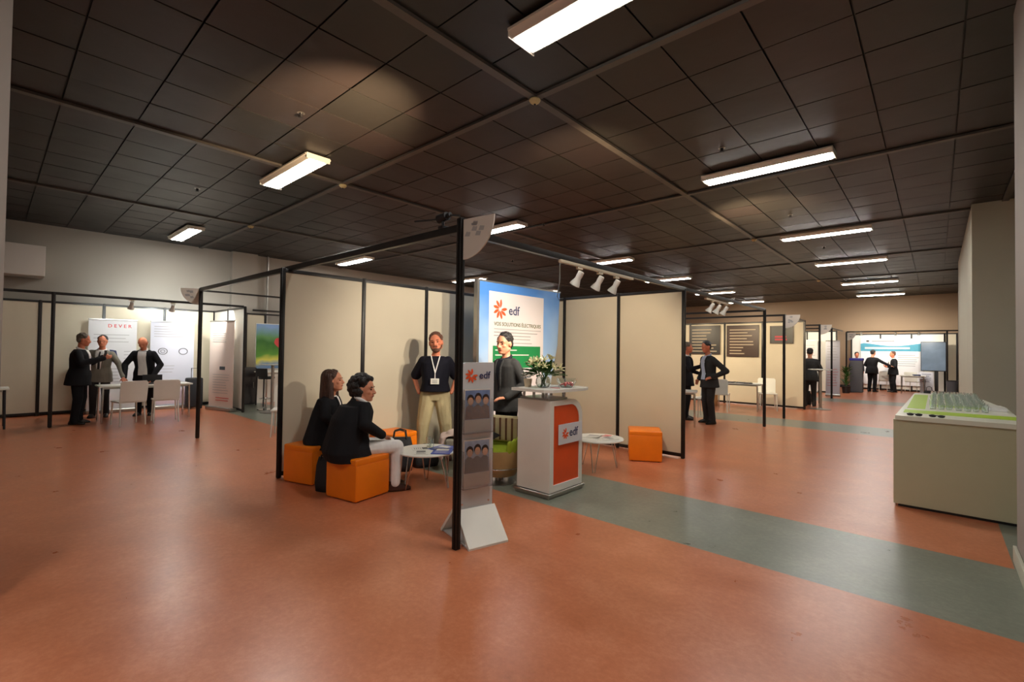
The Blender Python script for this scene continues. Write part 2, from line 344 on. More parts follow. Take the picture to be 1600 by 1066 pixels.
# ---------------------------------------------------------------- shell-scheme booths
PW=.045
def post(t,x,y,h=2.5,z0=0,w=PW):
    mb=MB(); mb.box((x,y,(h+z0)/2),(w,w,h-z0),.006)
    for k in range(4):
        a=k*PI/2; mb.box((x+math.cos(a)*w/2,y+math.sin(a)*w/2,(h+z0)/2),(.014,.014,h-z0-.02))
    return mb.build('post',M['black'],t)
def rail(t,a,b,z=2.475,h=.045,w=.032,name='top_rail'):
    a=Vector((a[0],a[1],z)); b=Vector((b[0],b[1],z)); d=b-a; L=d.length
    return MB().box((0,0,0),(L,w,h),.004,mtx=Matrix.Translation((a+b)/2)@Matrix.Rotation(math.atan2(d.y,d.x),4,'Z')).build(name,M['black'],t)
def panels(t,pts,h=2.5,mt=None,ends=True):
    for i,p in enumerate(pts): post(t,p[0],p[1],h)
    for a,b in zip(pts,pts[1:]):
        rail(t,a,b,h-.03); rail(t,a,b,.05,name='bottom_rail',h=.05)
        A=Vector((a[0],a[1],0)); B=Vector((b[0],b[1],0)); d=B-A; L=d.length
        MB().box((0,0,0),(L-.05,.006,h-.125),mtx=Matrix.Translation((A+B)/2+Vector((0,0,h/2+.01)))@Matrix.Rotation(math.atan2(d.y,d.x),4,'Z')).build('panel',mt or M['panel'],t,smooth=False)
def qsign(t,x,y,z,dx,dy,mirror=1,r=.31,name='corner_sign'):
    # quarter disc plate fixed to a post, pointing along (dx,dy)
    u=Vector((dx,dy,0)).normalized(); v=Vector((0,0,1)); nrm=u.cross(v)
    m_=Matrix((u,v,nrm)).transposed().to_4x4(); m_.translation=Vector((x,y,z))+u*.022
    pts=[(0,0),(r,0.0)]+[(r*math.cos(a),-r*math.sin(a)*1.02) for a in [k*PI/2/10 for k in range(1,11)]]
    pl=MB().prism(pts,.012,m_,-.006).build(name,mat('sign_board',srgb(205,196,184),.5),t)
    g=MB()
    for z0 in (.0062,-.0077):
        for k in range(5):
            aa=random.uniform(.25,1.2); rr=random.uniform(.1,.22); cx,cy=rr*math.cos(aa),-rr*math.sin(aa)
            g.prism([(cx-.028,cy-.014),(cx+.02,cy-.02),(cx+.03,cy+.012),(cx-.012,cy+.02)],.0015,m_,z0)
        g.prism([(.09,-.055),(.15,-.055),(.15,-.04),(.09,-.04)],.0015,m_,z0)
    g.build('print',M['greyprint'],pl); return pl
B=thing('booth_frame','black-framed beige panel booth in the centre with tall corner post and overhead crossbeam','exhibition booth',(0,0,0))
panels(B,[(-5.8,2.34),(-5.8,3.41),(-5.8,4.47),(-5.8,5.55),(-5.8,6.83)])
panels(B,[(-4.9,6.83),(-3.83,6.83),(-2.76,6.83)])
rail(B,(-5.8,6.83),(-4.9,6.83),2.47); rail(B,(-5.8,6.83),(-4.9,6.83),.05,name='bottom_rail')
MB().box((-5.35,6.83,1.25),(.85,.006,2.37)).build('panel',M['panel'],B,smooth=False)
post(B,-2.78,2.47,2.585,w=.05); post(B,-9.24,2.39,2.53)
rail(B,(-9.24,2.39),(-2.78,2.47),2.505,.06,.045,'crossbeam'); rail(B,(-2.78,2.47),(-2.76,6.83),2.485,.055,.045,'crossbeam')
rail(B,(-9.24,2.39),(-9.3,6.83),2.49,.03,.03,'crossbeam'); post(B,-9.3,6.83,2.5); rail(B,(-9.3,6.83),(-5.8,6.83),2.47)
qsign(B,-2.78,2.47,2.57,1,.12); qsign(B,-9.24,2.39,2.52,-.5,-1,r=.27)
MB().tube([(-2.76,3.76,2.47),(-3.6,4.9,2.44),(-4.6,6.2,2.44),(-5.0,6.8,2.45)],.007).build('cable',M['blackplastic'],B)
MB().box((-2.76,4.5,2.44),(.035,1.5,.03),.004).build('light_track',mat('cream_track',srgb(190,176,150),.4),B)
MB().box((-2.76,8.3,2.425),(.035,1.2,.03),.004).build('light_track',MATS['cream_track'],B)
rail(B,(-2.76,6.83),(-2.72,11.05),2.485,.05,.04,'crossbeam'); post(B,-2.72,11.05,2.5)
rail(B,(-2.72,11.05),(-8,11.05),2.47); rail(B,(-8,6.83),(-8,11.05),2.47); post(B,-8,11.05,2.5)
C=thing('booth_frame','black-framed booth on the right whose back wall carries the menu boards','exhibition booth')
panels(C,[(-8.1,15.3),(-7.03,15.3),(-5.96,15.3),(-4.89,15.3),(-3.82,15.3),(-2.75,15.3)])
post(C,-2.72,12.78,2.5); rail(C,(-2.72,12.78),(-8.1,12.78),2.48); rail(C,(-2.72,12.78),(-2.75,15.3),2.48); qsign(C,-2.72,12.78,2.48,1,.05,r=.31)
post(C,-8.1,12.78); rail(C,(-8.1,12.78),(-8.1,15.3),2.48)
D=thing('booth_frame','brightly lit booth behind the man at the high table, two thin front posts','exhibition booth')
panels(D,[(-8.2,22.5),(-7.13,22.5),(-6.06,22.5),(-5.0,22.5),(-3.95,22.5),(-2.95,22.5)],mt=M['white'])
post(D,-2.75,17.6); post(D,-2.75,19.9); rail(D,(-2.75,17.6),(-8.2,17.6)); rail(D,(-2.75,17.6),(-2.75,22.5)); rail(D,(-2.75,19.9),(-8.2,19.9)); qsign(D,-2.75,17.6,2.48,1,.05,r=.3)
E_=thing('booth_frame','wide brightly lit booth at the far end of the hall','exhibition booth')
panels(E_,[(-2.9,26.5),(-1.85,26.5),(-.8,26.5),(.25,26.5)],mt=M['white']); panels(E_,[(.25,26.5),(.62,26.5)])
post(E_,-2.8,24.0); rail(E_,(-2.8,24.0),(.6,24.0),2.5,.05); post(E_,.3,24.6); rail(E_,(-2.8,24.0),(-2.85,26.5)); qsign(E_,-2.8,24.0,2.45,1,0,r=.3)
L_=thing('booth_frame','black-framed booth at far left with beige back panels and a front crossbeam','exhibition booth')
panels(L_,[(-14.4,-1.35),(-14.4,-.3),(-14.4,.74),(-14.4,1.79),(-14.4,2.95),(-14.4,4.05)])
panels(L_,[(-14.4,4.05),(-13.3,4.05),(-12.14,4.05)],mt=M['white'])
post(L_,-12.24,.8,2.52); rail(L_,(-12.24,-1.3),(-12.24,4.05),2.5,.05,.04,'crossbeam')
K=thing('booth_frame','narrow black-framed panel and rails seen between side wall and centre booth','exhibition booth')
panels(K,[(-14.3,4.8),(-14.3,5.3)]); post(K,-14.3,6.6); rail(K,(-14.3,5.3),(-14.3,6.6)); rail(K,(-12.1,4.2),(-12.1,7.2),2.42); rail(K,(-14.3,6.6),(-12.1,7.2)); post(K,-12.1,7.2)
# ---------------------------------------------------------------- spotlights on the rails
def spot_proto():
    t=thing('spotlight','','spotlight',(0,0,0))
    MB().box((0,0,-.01),(.03,.09,.025),.004).cyl((0,0,-.02),(0,0,-.075),.008).build('bracket',MATS['cream_track'],t)
    ax=Vector((-.45,-.05,-.72)).normalized(); mm=Matrix.Translation((0,0,-.085))@ax.to_track_quat('Z','Y').to_matrix().to_4x4()
    MB().lathe([(.018,-.05),(.03,-.045),(.034,0.0),(.03,.03),(.036,.05),(.052,.09),(.056,.11),(.05,.112),(.044,.095),(.0,.085)],mtx=mm).build('lamp_head',M['white'],t)
    MB().lathe([(.0,.098),(.04,.1),(.04,.097)],mtx=mm).build('bulb',mat('warm_bulb',(1,.8,.55,1),.4,emit=6),t)
    return t
s0=spot_proto()
sps=[(-2.76,4.10,2.42,'white spotlight on the rail over the panels, left of the three'),(-2.76,4.5,2.42,'white spotlight on the rail over the panels, middle of the three'),(-2.76,4.86,2.42,'white spotlight on the rail over the panels, right of the three'),(-2.76,8.0,2.41,'small white spotlight above the next booth, left of its three'),(-2.76,8.33,2.41,'small white spotlight above the next booth, middle of its three'),(-2.76,8.68,2.41,'small white spotlight above the next booth, right of its three')]
for i,(x,y,z,l) in enumerate(sps):
    o=s0 if i==0 else dup(s0); place(o,(x,y,z),0,l,'track spotlights on the booth rails')
for (x,y,l) in [(-12.24,1.95,'tiny spotlight under the left booth crossbeam, left one of two'),(-12.24,2.65,'tiny spotlight under the left booth crossbeam, right one of two')]:
    o=dup(s0); place(o,(x,y,2.475),0,l,'small spotlights on the left booth crossbeam')
for (x,l) in [(-2.3,'tiny spotlight on the far booth rail, leftmost'),(-1.2,'tiny spotlight on the far booth rail, middle'),(-.5,'tiny spotlight on the far booth rail, rightmost')]:
    o=dup(s0); place(o,(x,24.0,2.475),PI*.5,l,'small spotlights on the far booth rail')
t=thing('clamp_spotlight','black clamp spotlight on the crossbeam beside the tall corner post','spotlight',(-3.0,2.47,2.535))
MB().box((0,0,.012),(.06,.06,.024),.005).cyl((0,0,.02),(0,0,.06),.012).build('clamp',M['blackplastic'],t)
MB().cyl((-.05,0,.09),(.05,.0,.1),.04,.035).cyl((.05,0,.1),(.09,0,.105),.02).build('lamp_head',M['blackplastic'],t)
MB().tube([(-.05,0,.09),(-.2,-.02,.1),(-.34,-.03,.115)],.009).tube([(.08,0,.1),(.15,0,.085),(.2,.0,.075)],.008).build('arm',M['blackplastic'],t)
def spot(loc,tgt,p,size=70,color=(1,.78,.55),rad=.04,blend=.6):
    l=bpy.data.lights.new('spot_lamp','SPOT'); l.energy=p*SPOTK; l.spot_size=R(size); l.color=color; l.shadow_soft_size=rad; l.spot_blend=blend
    o=bpy.data.objects.new('spot_lamp',l); col.objects.link(o); o.location=loc; o.rotation_euler=(Vector(tgt)-Vector(loc)).to_track_quat('-Z','Y').to_euler(); return o
for y in (4.1,4.5): spot((-2.83,y,2.31),(-5.6,y+.4,1.3),80,85,(1,.88,.72))
spot((-2.83,4.86,2.31),(-4.1,6.8,1.1),60,95,(1,.80,.56))
for y in (8.0,8.33,8.68): spot((-2.83,y,2.3),(-5.5,y,1.3),40,75)
spot((-3.0,2.5,2.70),(-5.0,2.6,4.2),620,48,(1,.68,.40),.04,1.0)
spot((-2.8,8.4,2.62),(-2.4,9.5,4.2),300,62,(1,.70,.42),.04,1.0)
for y in (1.95,2.65): spot((-12.3,y,2.34),(-14.4,y+.6,1.6),62,100,(.93,1,.98))
spot((-13.6,2.9,2.45),(-14.7,2.9,3.0),16,130,(.9,1,1))
spot((-12.7,3.6,2.42),(-14.0,4.05,1.6),40,110,(1,1,.96))
for x in (-4.5,-6.3,-3.3): spot((x,12.85,2.4),(x,15.3,1.4),50,90,(1,.8,.52))
for x in (-3.6,-5.0): spot((x,20,2.4),(x,22.5,1.4),50,95,(1,.85,.6))
for x in (-2.3,-1.2,-.3): spot((x,24.1,2.38),(x,26.5,1.3),38,100,(1,.93,.8))
spot((-2.78,4.3,2.60),(-3.6,5.4,4.2),110,60,(1,.70,.42),.04,1.0)
# ---------------------------------------------------------------- people
SEC=[(-.10,.165,.115),(0,.172,.12),(.13,.150,.105),(.30,.172,.118),(.40,.180,.112),(.455,.142,.086),(.495,.085,.064),(.54,.058,.055)]
def secs(out=0,low=-.10,flare=0,belly=0,shoulder=0,cut=.54):
    r=[]
    for z,a,b in SEC:
        if z<low-.001 or z>cut: continue
        k=max(0,(.13-z)/.23)
        r.append(((0,belly*.5*math.exp(-((z-.1)/.16)**2)-.005,z),a+out+flare*k+(shoulder if z>.38 and z<.5 else 0),b+out+flare*k+belly*.6*math.exp(-((z-.1)/.16)**2)))
    if low<-.101:
        a,b=r[0][1],r[0][2]; r.insert(0,((0,0,low),a+flare*.5+.004,b+flare*.4))
    return r
def interp(S,z):
    for A,B_ in zip(S,S[1:]):
        if A[0][2]<=z<=B_[0][2]:
            t=(z-A[0][2])/(B_[0][2]-A[0][2]); return Vector(A[0]).lerp(Vector(B_[0]),t),A[1]+(B_[1]-A[1])*t,A[2]+(B_[2]-A[2])*t
    A=S[0] if z<S[0][0][2] else S[-1]; return Vector((A[0][0],A[0][1],z)),A[1],A[2]
def patch(mb,S,z0,z1,wf,U,out=.008,thick=.02,ctr=0.,n=10,m=8,p=2.3):
    """strip of cloth lying on the front of a torso"""
    def pt(z,x,o):
        c,a,b=interp(S,z); a+=o; b+=o; q=min(abs(x)/a,.98); y=b*(1-q**p)**(1/p); return U@Vector((c.x+x,c.y+y,z))
    O=[];I=[]
    for i in range(n+1):
        z=z0+(z1-z0)*i/n; wd=max(wf((z-z0)/(z1-z0)),.002)
        O.append([mb.bm.verts.new(pt(z,ctr+wd*(2*j/m-1),out)) for j in range(m+1)]); I.append([mb.bm.verts.new(pt(z,ctr+wd*(2*j/m-1),out-thick)) for j in range(m+1)])
    for G in (O,I):
        for i in range(n):
            for j in range(m): mb.bm.faces.new((G[i][j],G[i][j+1],G[i+1][j+1],G[i+1][j]))
    for i in range(n):
        for j in (0,m): mb.bm.faces.new((O[i][j],O[i+1][j],I[i+1][j],I[i][j]))
    for j in range(m):
        for i in (0,n): mb.bm.faces.new((O[i][j],O[i][j+1],I[i][j+1],I[i][j]))
    return mb
def hand(mb,wr,d,pn,side,curl=.4,s=1.0):
    """wr wrist, d hand direction, pn palm normal, side=+1 thumb on the cross(d,pn) side"""
    wr=Vector(wr); d=Vector(d).normalized(); pn=Vector(pn); pn=(pn-d*pn.dot(d)).normalized(); x=d.cross(pn)*side
    kn=[]
    for i,(off,L) in enumerate([(.030,.074),(.010,.082),(-.010,.076),(-.029,.060)]):
        k=wr+d*(.088-.006*abs(i-1))*s+x*off*s; kn.append(k)
        mb.cap(wr+d*.012+x*off*.55*s,k,.014*s,.0115*s,seg=8)
        p=k; dd=d.copy(); 
        for j,fr in enumerate((.45,.32,.23)):
            a=curl*(.6+.35*j)+.04*i; dd=(dd*math.cos(a)+pn*math.sin(a)).normalized(); q=p+dd*L*fr*s
            mb.cap(p,q,(.0092-.0008*j)*s,(.0086-.0010*j)*s,seg=8); p=q
    tb=wr+d*.028*s+x*.026*s; t1=tb+(d*.6+x*.75+pn*.25).normalized()*.038*s; t2=t1+(d*.9+x*.25+pn*.35).normalized()*.034*s
    mb.cap(tb,t1,.013*s,.0105*s,seg=8); mb.cap(t1,t2,.010*s,.0085*s,seg=8)
def person(label,loc,face_deg,P,look,height=1.75,group=None,res=.009):
    s=height/1.75
    t=thing('person',label,'person',loc,R(face_deg),group,scale=s)
    pz=P.get('pelvis',.95); pel=Vector((P.get('px',0),P.get('py',0),pz))
    U=Matrix.Translation(pel)@Matrix.Rotation(R(-P.get('bend',0)),4,'X')@Matrix.Rotation(R(P.get('lean',0)),4,'Y')@Matrix.Rotation(R(P.get('twist',0)),4,'Z')
    sit=pz<.8
    # joints; left is -x, right is +x (the figure looks along +y)
    hip={k:pel+Vector((sg*.09,0,-.03)) for k,sg in (('l',-1),('r',1))}
    knee={'l':Vector(P.get('lk',(-.10,.03,.50))),'r':Vector(P.get('rk',(.10,.03,.50)))}
    ank={'l':Vector(P.get('la',(-.11,-.02,.085))),'r':Vector(P.get('ra',(.11,-.02,.085)))}
    sh={'l':U@Vector((-.168,0,.420)),'r':U@Vector((.168,0,.420))}
    elb={'l':Vector(P.get('le',(-.245,-.03,1.12))),'r':Vector(P.get('re',(.245,-.03,1.12)))}
    wri={'l':Vector(P.get('lw',(-.25,.07,.88))),'r':Vector(P.get('rw',(.25,.07,.88)))}
    hd={'l':Vector(P.get('lh',(0,.15,-1))),'r':Vector(P.get('rh',(0,.15,-1)))}
    pn={'l':Vector(P.get('lp',(1,0,0))),'r':Vector(P.get('rp',(-1,0,0)))}
    toe=P.get('toe',0)
    nb=U@Vector((0,-.005,.50)); hc=U@Vector((P.get('hx',0),.025+P.get('hy',0),.685-P.get('hdrop',0)))
    HM=Matrix.Translation(hc)@Matrix.Scale(P.get('hs',1.06),4)@Matrix.Rotation(R(P.get('yaw',0)),4,'Z')@Matrix.Rotation(R(-P.get('nod',0)-P.get('bend',0)*.5),4,'X')@Matrix.Rotation(R(P.get('tilt',0)),4,'Y')
    near=res<.01
    skin=look.get('skin',M['skin'])
    b=MB()
    # head
    b.ell((0,-.012,.022),(.074,.094,.094),mtx=HM,u=24,v=16); b.ell((0,.022,-.045),(.060,.068,.072),mtx=HM,u=20,v=14)
    b.ell((0,.062,-.088),(.030,.026,.022),mtx=HM); b.cap((-.05,-.01,-.055),(-.022,.055,-.088),.022,.018,mtx=HM); b.cap((.05,-.01,-.055),(.022,.055,-.088),.022,.018,mtx=HM)
    b.cap((0,.080,.012),(0,.104,-.026),.0085,.0125,mtx=HM); b.ell((-.012,.092,-.030),(.009,.010,.008),mtx=HM); b.ell((.012,.092,-.030),(.009,.010,.008),mtx=HM)
    b.cap((-.038,.066,.026),(.038,.066,.026),.013,.013,mtx=HM); b.ell((-.04,.058,-.022),(.02,.02,.018),mtx=HM); b.ell((.04,.058,-.022),(.02,.02,.018),mtx=HM)
    b.cap((-.018,.083,-.056),(.018,.083,-.056),.008,.008,mtx=HM)
    for sg in (-1,1): b.ell((sg*.076,-.006,-.006),(.010,.019,.030),mtx=HM)
    b.cap(nb,HM@Vector((0,-.018,-.06)),.056,.052)
    b.loft(secs(-.012),mtx=U)
    for k,sg in (('l',-1),('r',1)):
        b.cap(sh[k],elb[k],.048,.038); b.cap(elb[k],wri[k],.038,.026)
        b.cap(hip[k],knee[k],.072,.052); b.cap(knee[k],ank[k],.05,.038)
        b.cap(ank[k],ank[k]+Vector((0,.10,-.045)),.03,.025)
        if not P.get('pocket_'+k): hand(b,wri[k],hd[k],pn[k],1 if sg*1>0 else -1,P.get('curl',.35),1.0)
    b.build('body',skin,t,remesh=min(res,.0075) if near else res,sm=2)
    # eyes, mouth
    if near:
        for sg in (-1,1):
            MB().ell((sg*.031,.0755,.004),(.0105,.007,.0065),mtx=HM).build('eye',M['eye'],t)
            MB().cap((sg*.020,.084,.026),(sg*.045,.077,.028),.0045,.003,mtx=HM).build('eyebrow',look.get('brow',look.get('hair',M['darkhair'])),t)
        MB().cap((-.02,.0885,-.057),(.02,.0885,-.057),.0042,.0042,mtx=HM).build('mouth',M['lip'],t)
    # hair
    h=MB(); st=look.get('style','short'); hm=look.get('hair',M['darkhair'])
    if st in('short','receding','long','curly','fringe'):
        dy=-.012 if st=='receding' else 0
        h.ell((0,-.022+dy,.038),(.080,.092,.086),mtx=HM,u=24,v=16)
        rr=random.Random(len(label))
        for k in range(70):
            v=Vector((rr.gauss(0,1),rr.gauss(0,1),abs(rr.gauss(0,1)))).normalized()
            if v.y>.55 and v.z<.68: continue
            q_=v.to_track_quat('Z','Y').to_matrix(); h.ell(Vector((0,-.020+dy,.040))+Vector((v.x*.078,v.y*.090,v.z*.084)),(.012,.020,.011),rot=q_@Matrix.Rotation(rr.uniform(0,3),3,'Z'),mtx=HM,u=8,v=6); h.ell((0,-.044+dy,-.005),(.077,.062,.070),mtx=HM)
    if st=='bald': 
        h.ell((0,-.042,-.022),(.081,.066,.045),mtx=HM)
    if st=='fringe': h.ell((.02,.045,.085),(.05,.04,.025),mtx=HM)
    if st=='long':
        for a,c,r1,r2 in [((0,-.06,.05),(0,-.10,-.20),.085,.075),((-.055,-.03,.05),(-.075,-.02,-.20),.045,.036),((.055,-.03,.05),(.075,-.02,-.20),.045,.036),((0,-.07,-.15),(0,-.09,-.28),.07,.05),((-.05,-.05,-.12),(-.07,-.06,-.27),.045,.03),((.05,-.05,-.12),(.07,-.06,-.27),.045,.03)]: h.cap(a,c,r1,r2,mtx=HM)
    if st=='curly':
        rr=random.Random(3)
        for k in range(150):
            v=Vector((rr.gauss(0,1),rr.gauss(0,1),rr.gauss(0,1))).normalized()
            if v.y>.42 and v.z<.62: continue
            if v.z<-.75: continue
            c=Vector((0,-.03,.02))+Vector((v.x*.108,v.y*.112,v.z*.106)); h.ell(c,(rr.uniform(.018,.030),)*3,mtx=HM,u=8,v=6)
        for k in range(40): h.ell((rr.uniform(-.075,.075),-.075+rr.uniform(-.03,.02),rr.uniform(-.15,-.03)),(rr.uniform(.02,.03),)*3,mtx=HM,u=8,v=6)
    h.build('hair',hm,t,remesh=.006 if near else .012,sm=2)
    if look.get('beard'):
        q=MB(); q.ell((0,.055,-.088),(.040,.040,.034),mtx=HM); q.cap((-.055,.02,-.045),(-.03,.055,-.085),.017,.02,mtx=HM); q.cap((.055,.02,-.045),(.03,.055,-.085),.017,.02,mtx=HM); q.cap((-.022,.087,-.046),(.022,.087,-.046),.0075,.0075,mtx=HM)
        q.build('beard',hm,t,remesh=.006,sm=2)
    if look.get('glasses'):
        g=MB()
        for sg in (-1,1): g.tube([(sg*.033+.02*math.cos(a),.094,.004+.015*math.sin(a)) for a in [k*PI/6 for k in range(12)]],.0022,6,mtx=HM,closed=True); g.tube([(sg*.053,.092,.006),(sg*.078,.0,.004)],.002,6,mtx=HM)
        g.tube([(-.012,.097,.006),(.012,.097,.006)],.002,6,mtx=HM); g.build('glasses',M['blackplastic'],t)
    # trousers
    tr=MB(); fz=look.get('leg',1.0)
    tr.loft([((pel.x,pel.y,pz-.13),.155,.115),((pel.x,pel.y,pz-.05),.180,.13),((pel.x,pel.y,pz+.06),.170,.125),((pel.x,pel.y,pz+.13),.156,.115)])
    for k in ('l','r'):
        tr.cap(hip[k],knee[k],.094*fz,.072*fz); tr.cap(knee[k],ank[k]+Vector((0,0,.01)),.070*fz,.056*fz)
        if sit: tr.cap(hip[k]+Vector((0,-.02,.0)),knee[k]+Vector((0,-.03,.0)),.097*fz,.074*fz)
        else: tr.cap(ank[k]+Vector((0,.005,.06)),ank[k]+Vector((0,.01,-.02)),.058*fz,.060*fz)
    tr.build('trousers',look['legs'],t,remesh=max(res,.008),sm=5)
    for k,sg in (('l',-1),('r',1)):
        a=ank[k]; z=a.z-.085; q=MB(); fd=Vector((sg*.18+toe*sg,1,0)).normalized(); sd=Vector((fd.y,-fd.x,0))
        fm=Matrix((sd,fd,Vector((0,0,1)))).transposed().to_4x4(); fm.translation=(a.x,a.y,z)
        q.loft([((0,.045,.004),.046,.135),((0,.045,.03),.047,.137),((0,.03,.055),.042,.115),((0,-.01,.09),.037,.055),((0,-.02,.115),.036,.045)],mtx=fm,seg=20)
        q.build('shoe',look.get('shoes',M['shoe']),t,smooth=True)
    # top garment
    S=secs(look.get('out',.016),look.get('low',-.16),look.get('flare',.02),look.get('belly',0),look.get('pad',0),cut=.515)
    g=MB(); g.loft(S,mtx=U)
    for k in ('l','r'):
        ks=look.get('sw',1.0)
        if look.get('sleeve','long')=='long':
            g.cap(sh[k],elb[k],.062*ks,.054*ks); g.cap(elb[k],wri[k].lerp(elb[k],.06),.056*ks,.043*ks)
        else:
            e=sh[k].lerp(elb[k],.80); g.cap(sh[k],e,.063*ks,.064*ks)
    if look.get('fall'):   # loose back of a long cardigan or jacket over the seat
        g.loft(look['fall'],p=2.4)
    g.build(look.get('topname','jacket'),look['top'],t,remesh=max(res,.008),sm=6)
    if look.get('shirt'):
        wv=look.get('v',(.012,.075)); z0,z1=look.get('vz',(.10,.49))
        MB().pt if False else None
        q=MB(); patch(q,S,z0,z1,lambda u:wv[0]+(wv[1]-wv[0])*u**.8,U,.006); q.build('shirt',look['shirt'],t)
        q=MB(); q.tube([nb+(U.to_3x3()@Vector((.066*math.sin(a),.062*math.cos(a)+.004,.004-.024*math.cos(a)))) for a in [k*2*PI/14 for k in range(14)]],.020,8,closed=True); q.build('collar',look['shirt'],t)
    if look.get('tie'):
        q=MB(); patch(q,S,.10,.47,lambda u:.022-.010*u,U,.011,.006); q.build('tie',look['tie'],t)
    if look.get('lapel'):
        q=MB(); wv=look.get('v',(.012,.075)); z0,z1=look.get('vz',(.10,.49))
        for sg in (-1,1):
            nn=10; pts=[]
            for i in range(nn+1):
                u=i/nn; z=z0+(z1-z0)*u; x=sg*(wv[0]+(wv[1]-wv[0])*u**.8+.012); c,a,bb=interp(S,z); a+=.006; bb+=.006; y=bb*(1-min(abs(x)/a,.98)**2.3)**(1/2.3); pts.append(U@Vector((c.x+x,c.y+y,z)))
            q.tube(pts,[.006+.012*math.sin(PI*min(i/nn,.8)) for i in range(nn+1)],8)
        q.build('lapel',look['top'],t)
    if look.get('belt'):
        q=MB(); q.loft([((pel.x,pel.y,pz+.085),.172,.131),((pel.x,pel.y,pz+.12),.169,.128)]); q.build('belt',M['brownshoe'],t)
    if look.get('lanyard'):
        q=MB()
        for sg in (-1,1):
            pts=[]
            for i in range(13):
                u=i/12; z=.50-.235*u; x=sg*(.062*(1-u)); c,a,bb=interp(S,z); y=(bb+.010)*(1-min(abs(x)/a,.98)**2.3)**(1/2.3); pts.append(U@Vector((x,c.y+y,z)))
            q.tube(pts,.0085,6)
        c,a,bb=interp(S,.2); q.tube([U@Vector((0,c.y+bb+.014,.265)),U@Vector((0,c.y+bb+.016,.19))],.006,6)
        l=q.build('lanyard',M['whitecloth'],t)
        c,a,bb=interp(S,.15); q=MB().box((0,c.y+bb+.022,.15),(.115,.006,.078),.003,mtx=U); bd=q.build('badge',M['white'],t)
        q=MB(); 
        for i in range(3): q.box((0,c.y+bb+.0262,.168-.018*i),(.07,.001,.006),mtx=U)
        q.build('print',M['darkprint'],bd)
    return t
W=M
# seated woman, long hair
person('seated woman with long brown hair and black jacket, on the orange ottoman against the panel',(-5.38,2.72,0),-46,
 dict(pelvis=.54,lk=(-.10,.40,.49),rk=(.12,.40,.49),la=(-.10,.40,.085),ra=(.13,.42,.085),le=(-.25,.06,.80),lw=(-.13,.26,.64),re=(.25,.06,.80),rw=(.10,.28,.64),lh=(.5,.8,-.2),rh=(-.5,.8,-.2),lp=(0,0,-1),rp=(0,0,-1),bend=4,yaw=-2,nod=-6,hs=1.13),
 dict(skin=W['skin'],hair=W['brownhair'],style='long',top=W['blackcloth'],legs=W['blackcloth'],shirt=W['whitecloth'],v=(.008,.04),lapel=1,low=-.14,flare=.05,sw=1.05,fall=[((0,-.10,.455),.25,.16),((0,-.10,.50),.245,.17),((0,-.075,.66),.215,.145),((0,-.045,.84),.19,.125),((0,-.02,1.0),.15,.09)]),height=1.66,res=.009)
# seated woman, curly hair, back to the camera
person('seated woman with dark curly hair, black cardigan, white trousers, on the front orange ottoman',(-4.63,2.63,0),-14,
 dict(pelvis=.535,lk=(-.08,.44,.50),rk=(.13,.46,.50),la=(-.06,.46,.085),ra=(.14,.44,.085),le=(-.28,.05,.80),lw=(-.12,.30,.63),re=(.29,.04,.80),rw=(.13,.29,.64),lh=(.5,.8,-.3),rh=(-.5,.8,-.3),lp=(0,0,-1),rp=(0,0,-1),bend=9,yaw=-38,nod=0,hdrop=.055,hs=1.22,hx=-.03),
 dict(skin=W['skin'],hair=W['darkhair'],style='curly',top=W['blackcloth'],legs=W['whitecloth'],shirt=W['whitecloth'],v=(.02,.05),topname='cardigan',low=-.15,flare=.08,out=.035,pad=.015,sw=1.22,leg=1.06,fall=[((0,-.13,.40),.29,.16),((0,-.13,.50),.30,.19),((0,-.10,.66),.275,.175),((0,-.07,.84),.245,.155),((0,-.03,.98),.19,.11)],shoes=W['brownshoe']),height=1.68,res=.009)
# standing man with beard
person('standing bearded man in navy polo and khaki trousers with white lanyard, hands in pockets',(-5.30,4.27,0),-131,
 dict(le=(-.30,-.10,1.13),lw=(-.225,.02,.93),re=(.30,-.10,1.13),rw=(.225,.02,.93),lh=(.25,.3,-1),rh=(-.25,.3,-1),pocket_l=1,pocket_r=1,lk=(-.15,.05,.50),rk=(.16,.03,.50),la=(-.19,0,.085),ra=(.19,0,.085),yaw=-6,tilt=6,hs=1.2),
 dict(skin=W['skinred'],hair=W['redhair'],brow=W['redhair'],beard=1,style='short',top=W['polo'],topname='polo_shirt',legs=W['khaki'],sleeve='short',low=-.04,flare=.016,belly=.05,out=.034,sw=1.22,leg=1.3,lanyard=1,belt=1,shoes=W['brownshoe']),height=1.76,res=.009)
# man in dark suit behind the desk
person('smiling man with short dark hair in charcoal suit standing behind the white desk, turned left',(-4.12,4.50,0),172,
 dict(le=(-.27,-.06,1.12),lw=(-.17,.16,.96),re=(.27,-.02,1.12),rw=(.12,.20,.98),lh=(.6,.7,-.1),rh=(-.6,.7,-.1),lp=(0,-.3,-1),rp=(0,-.3,-1),bend=3,yaw=14,nod=4,hs=1.2),
 dict(skin=W['skin'],hair=W['darkhair'],style='short',top=W['greysuit'],legs=W['blackcloth'],shirt=W['navysuit'],v=(.01,.05),lapel=1,low=-.17,flare=.03,pad=.01,out=.03,sw=1.12),height=1.75,res=.009)
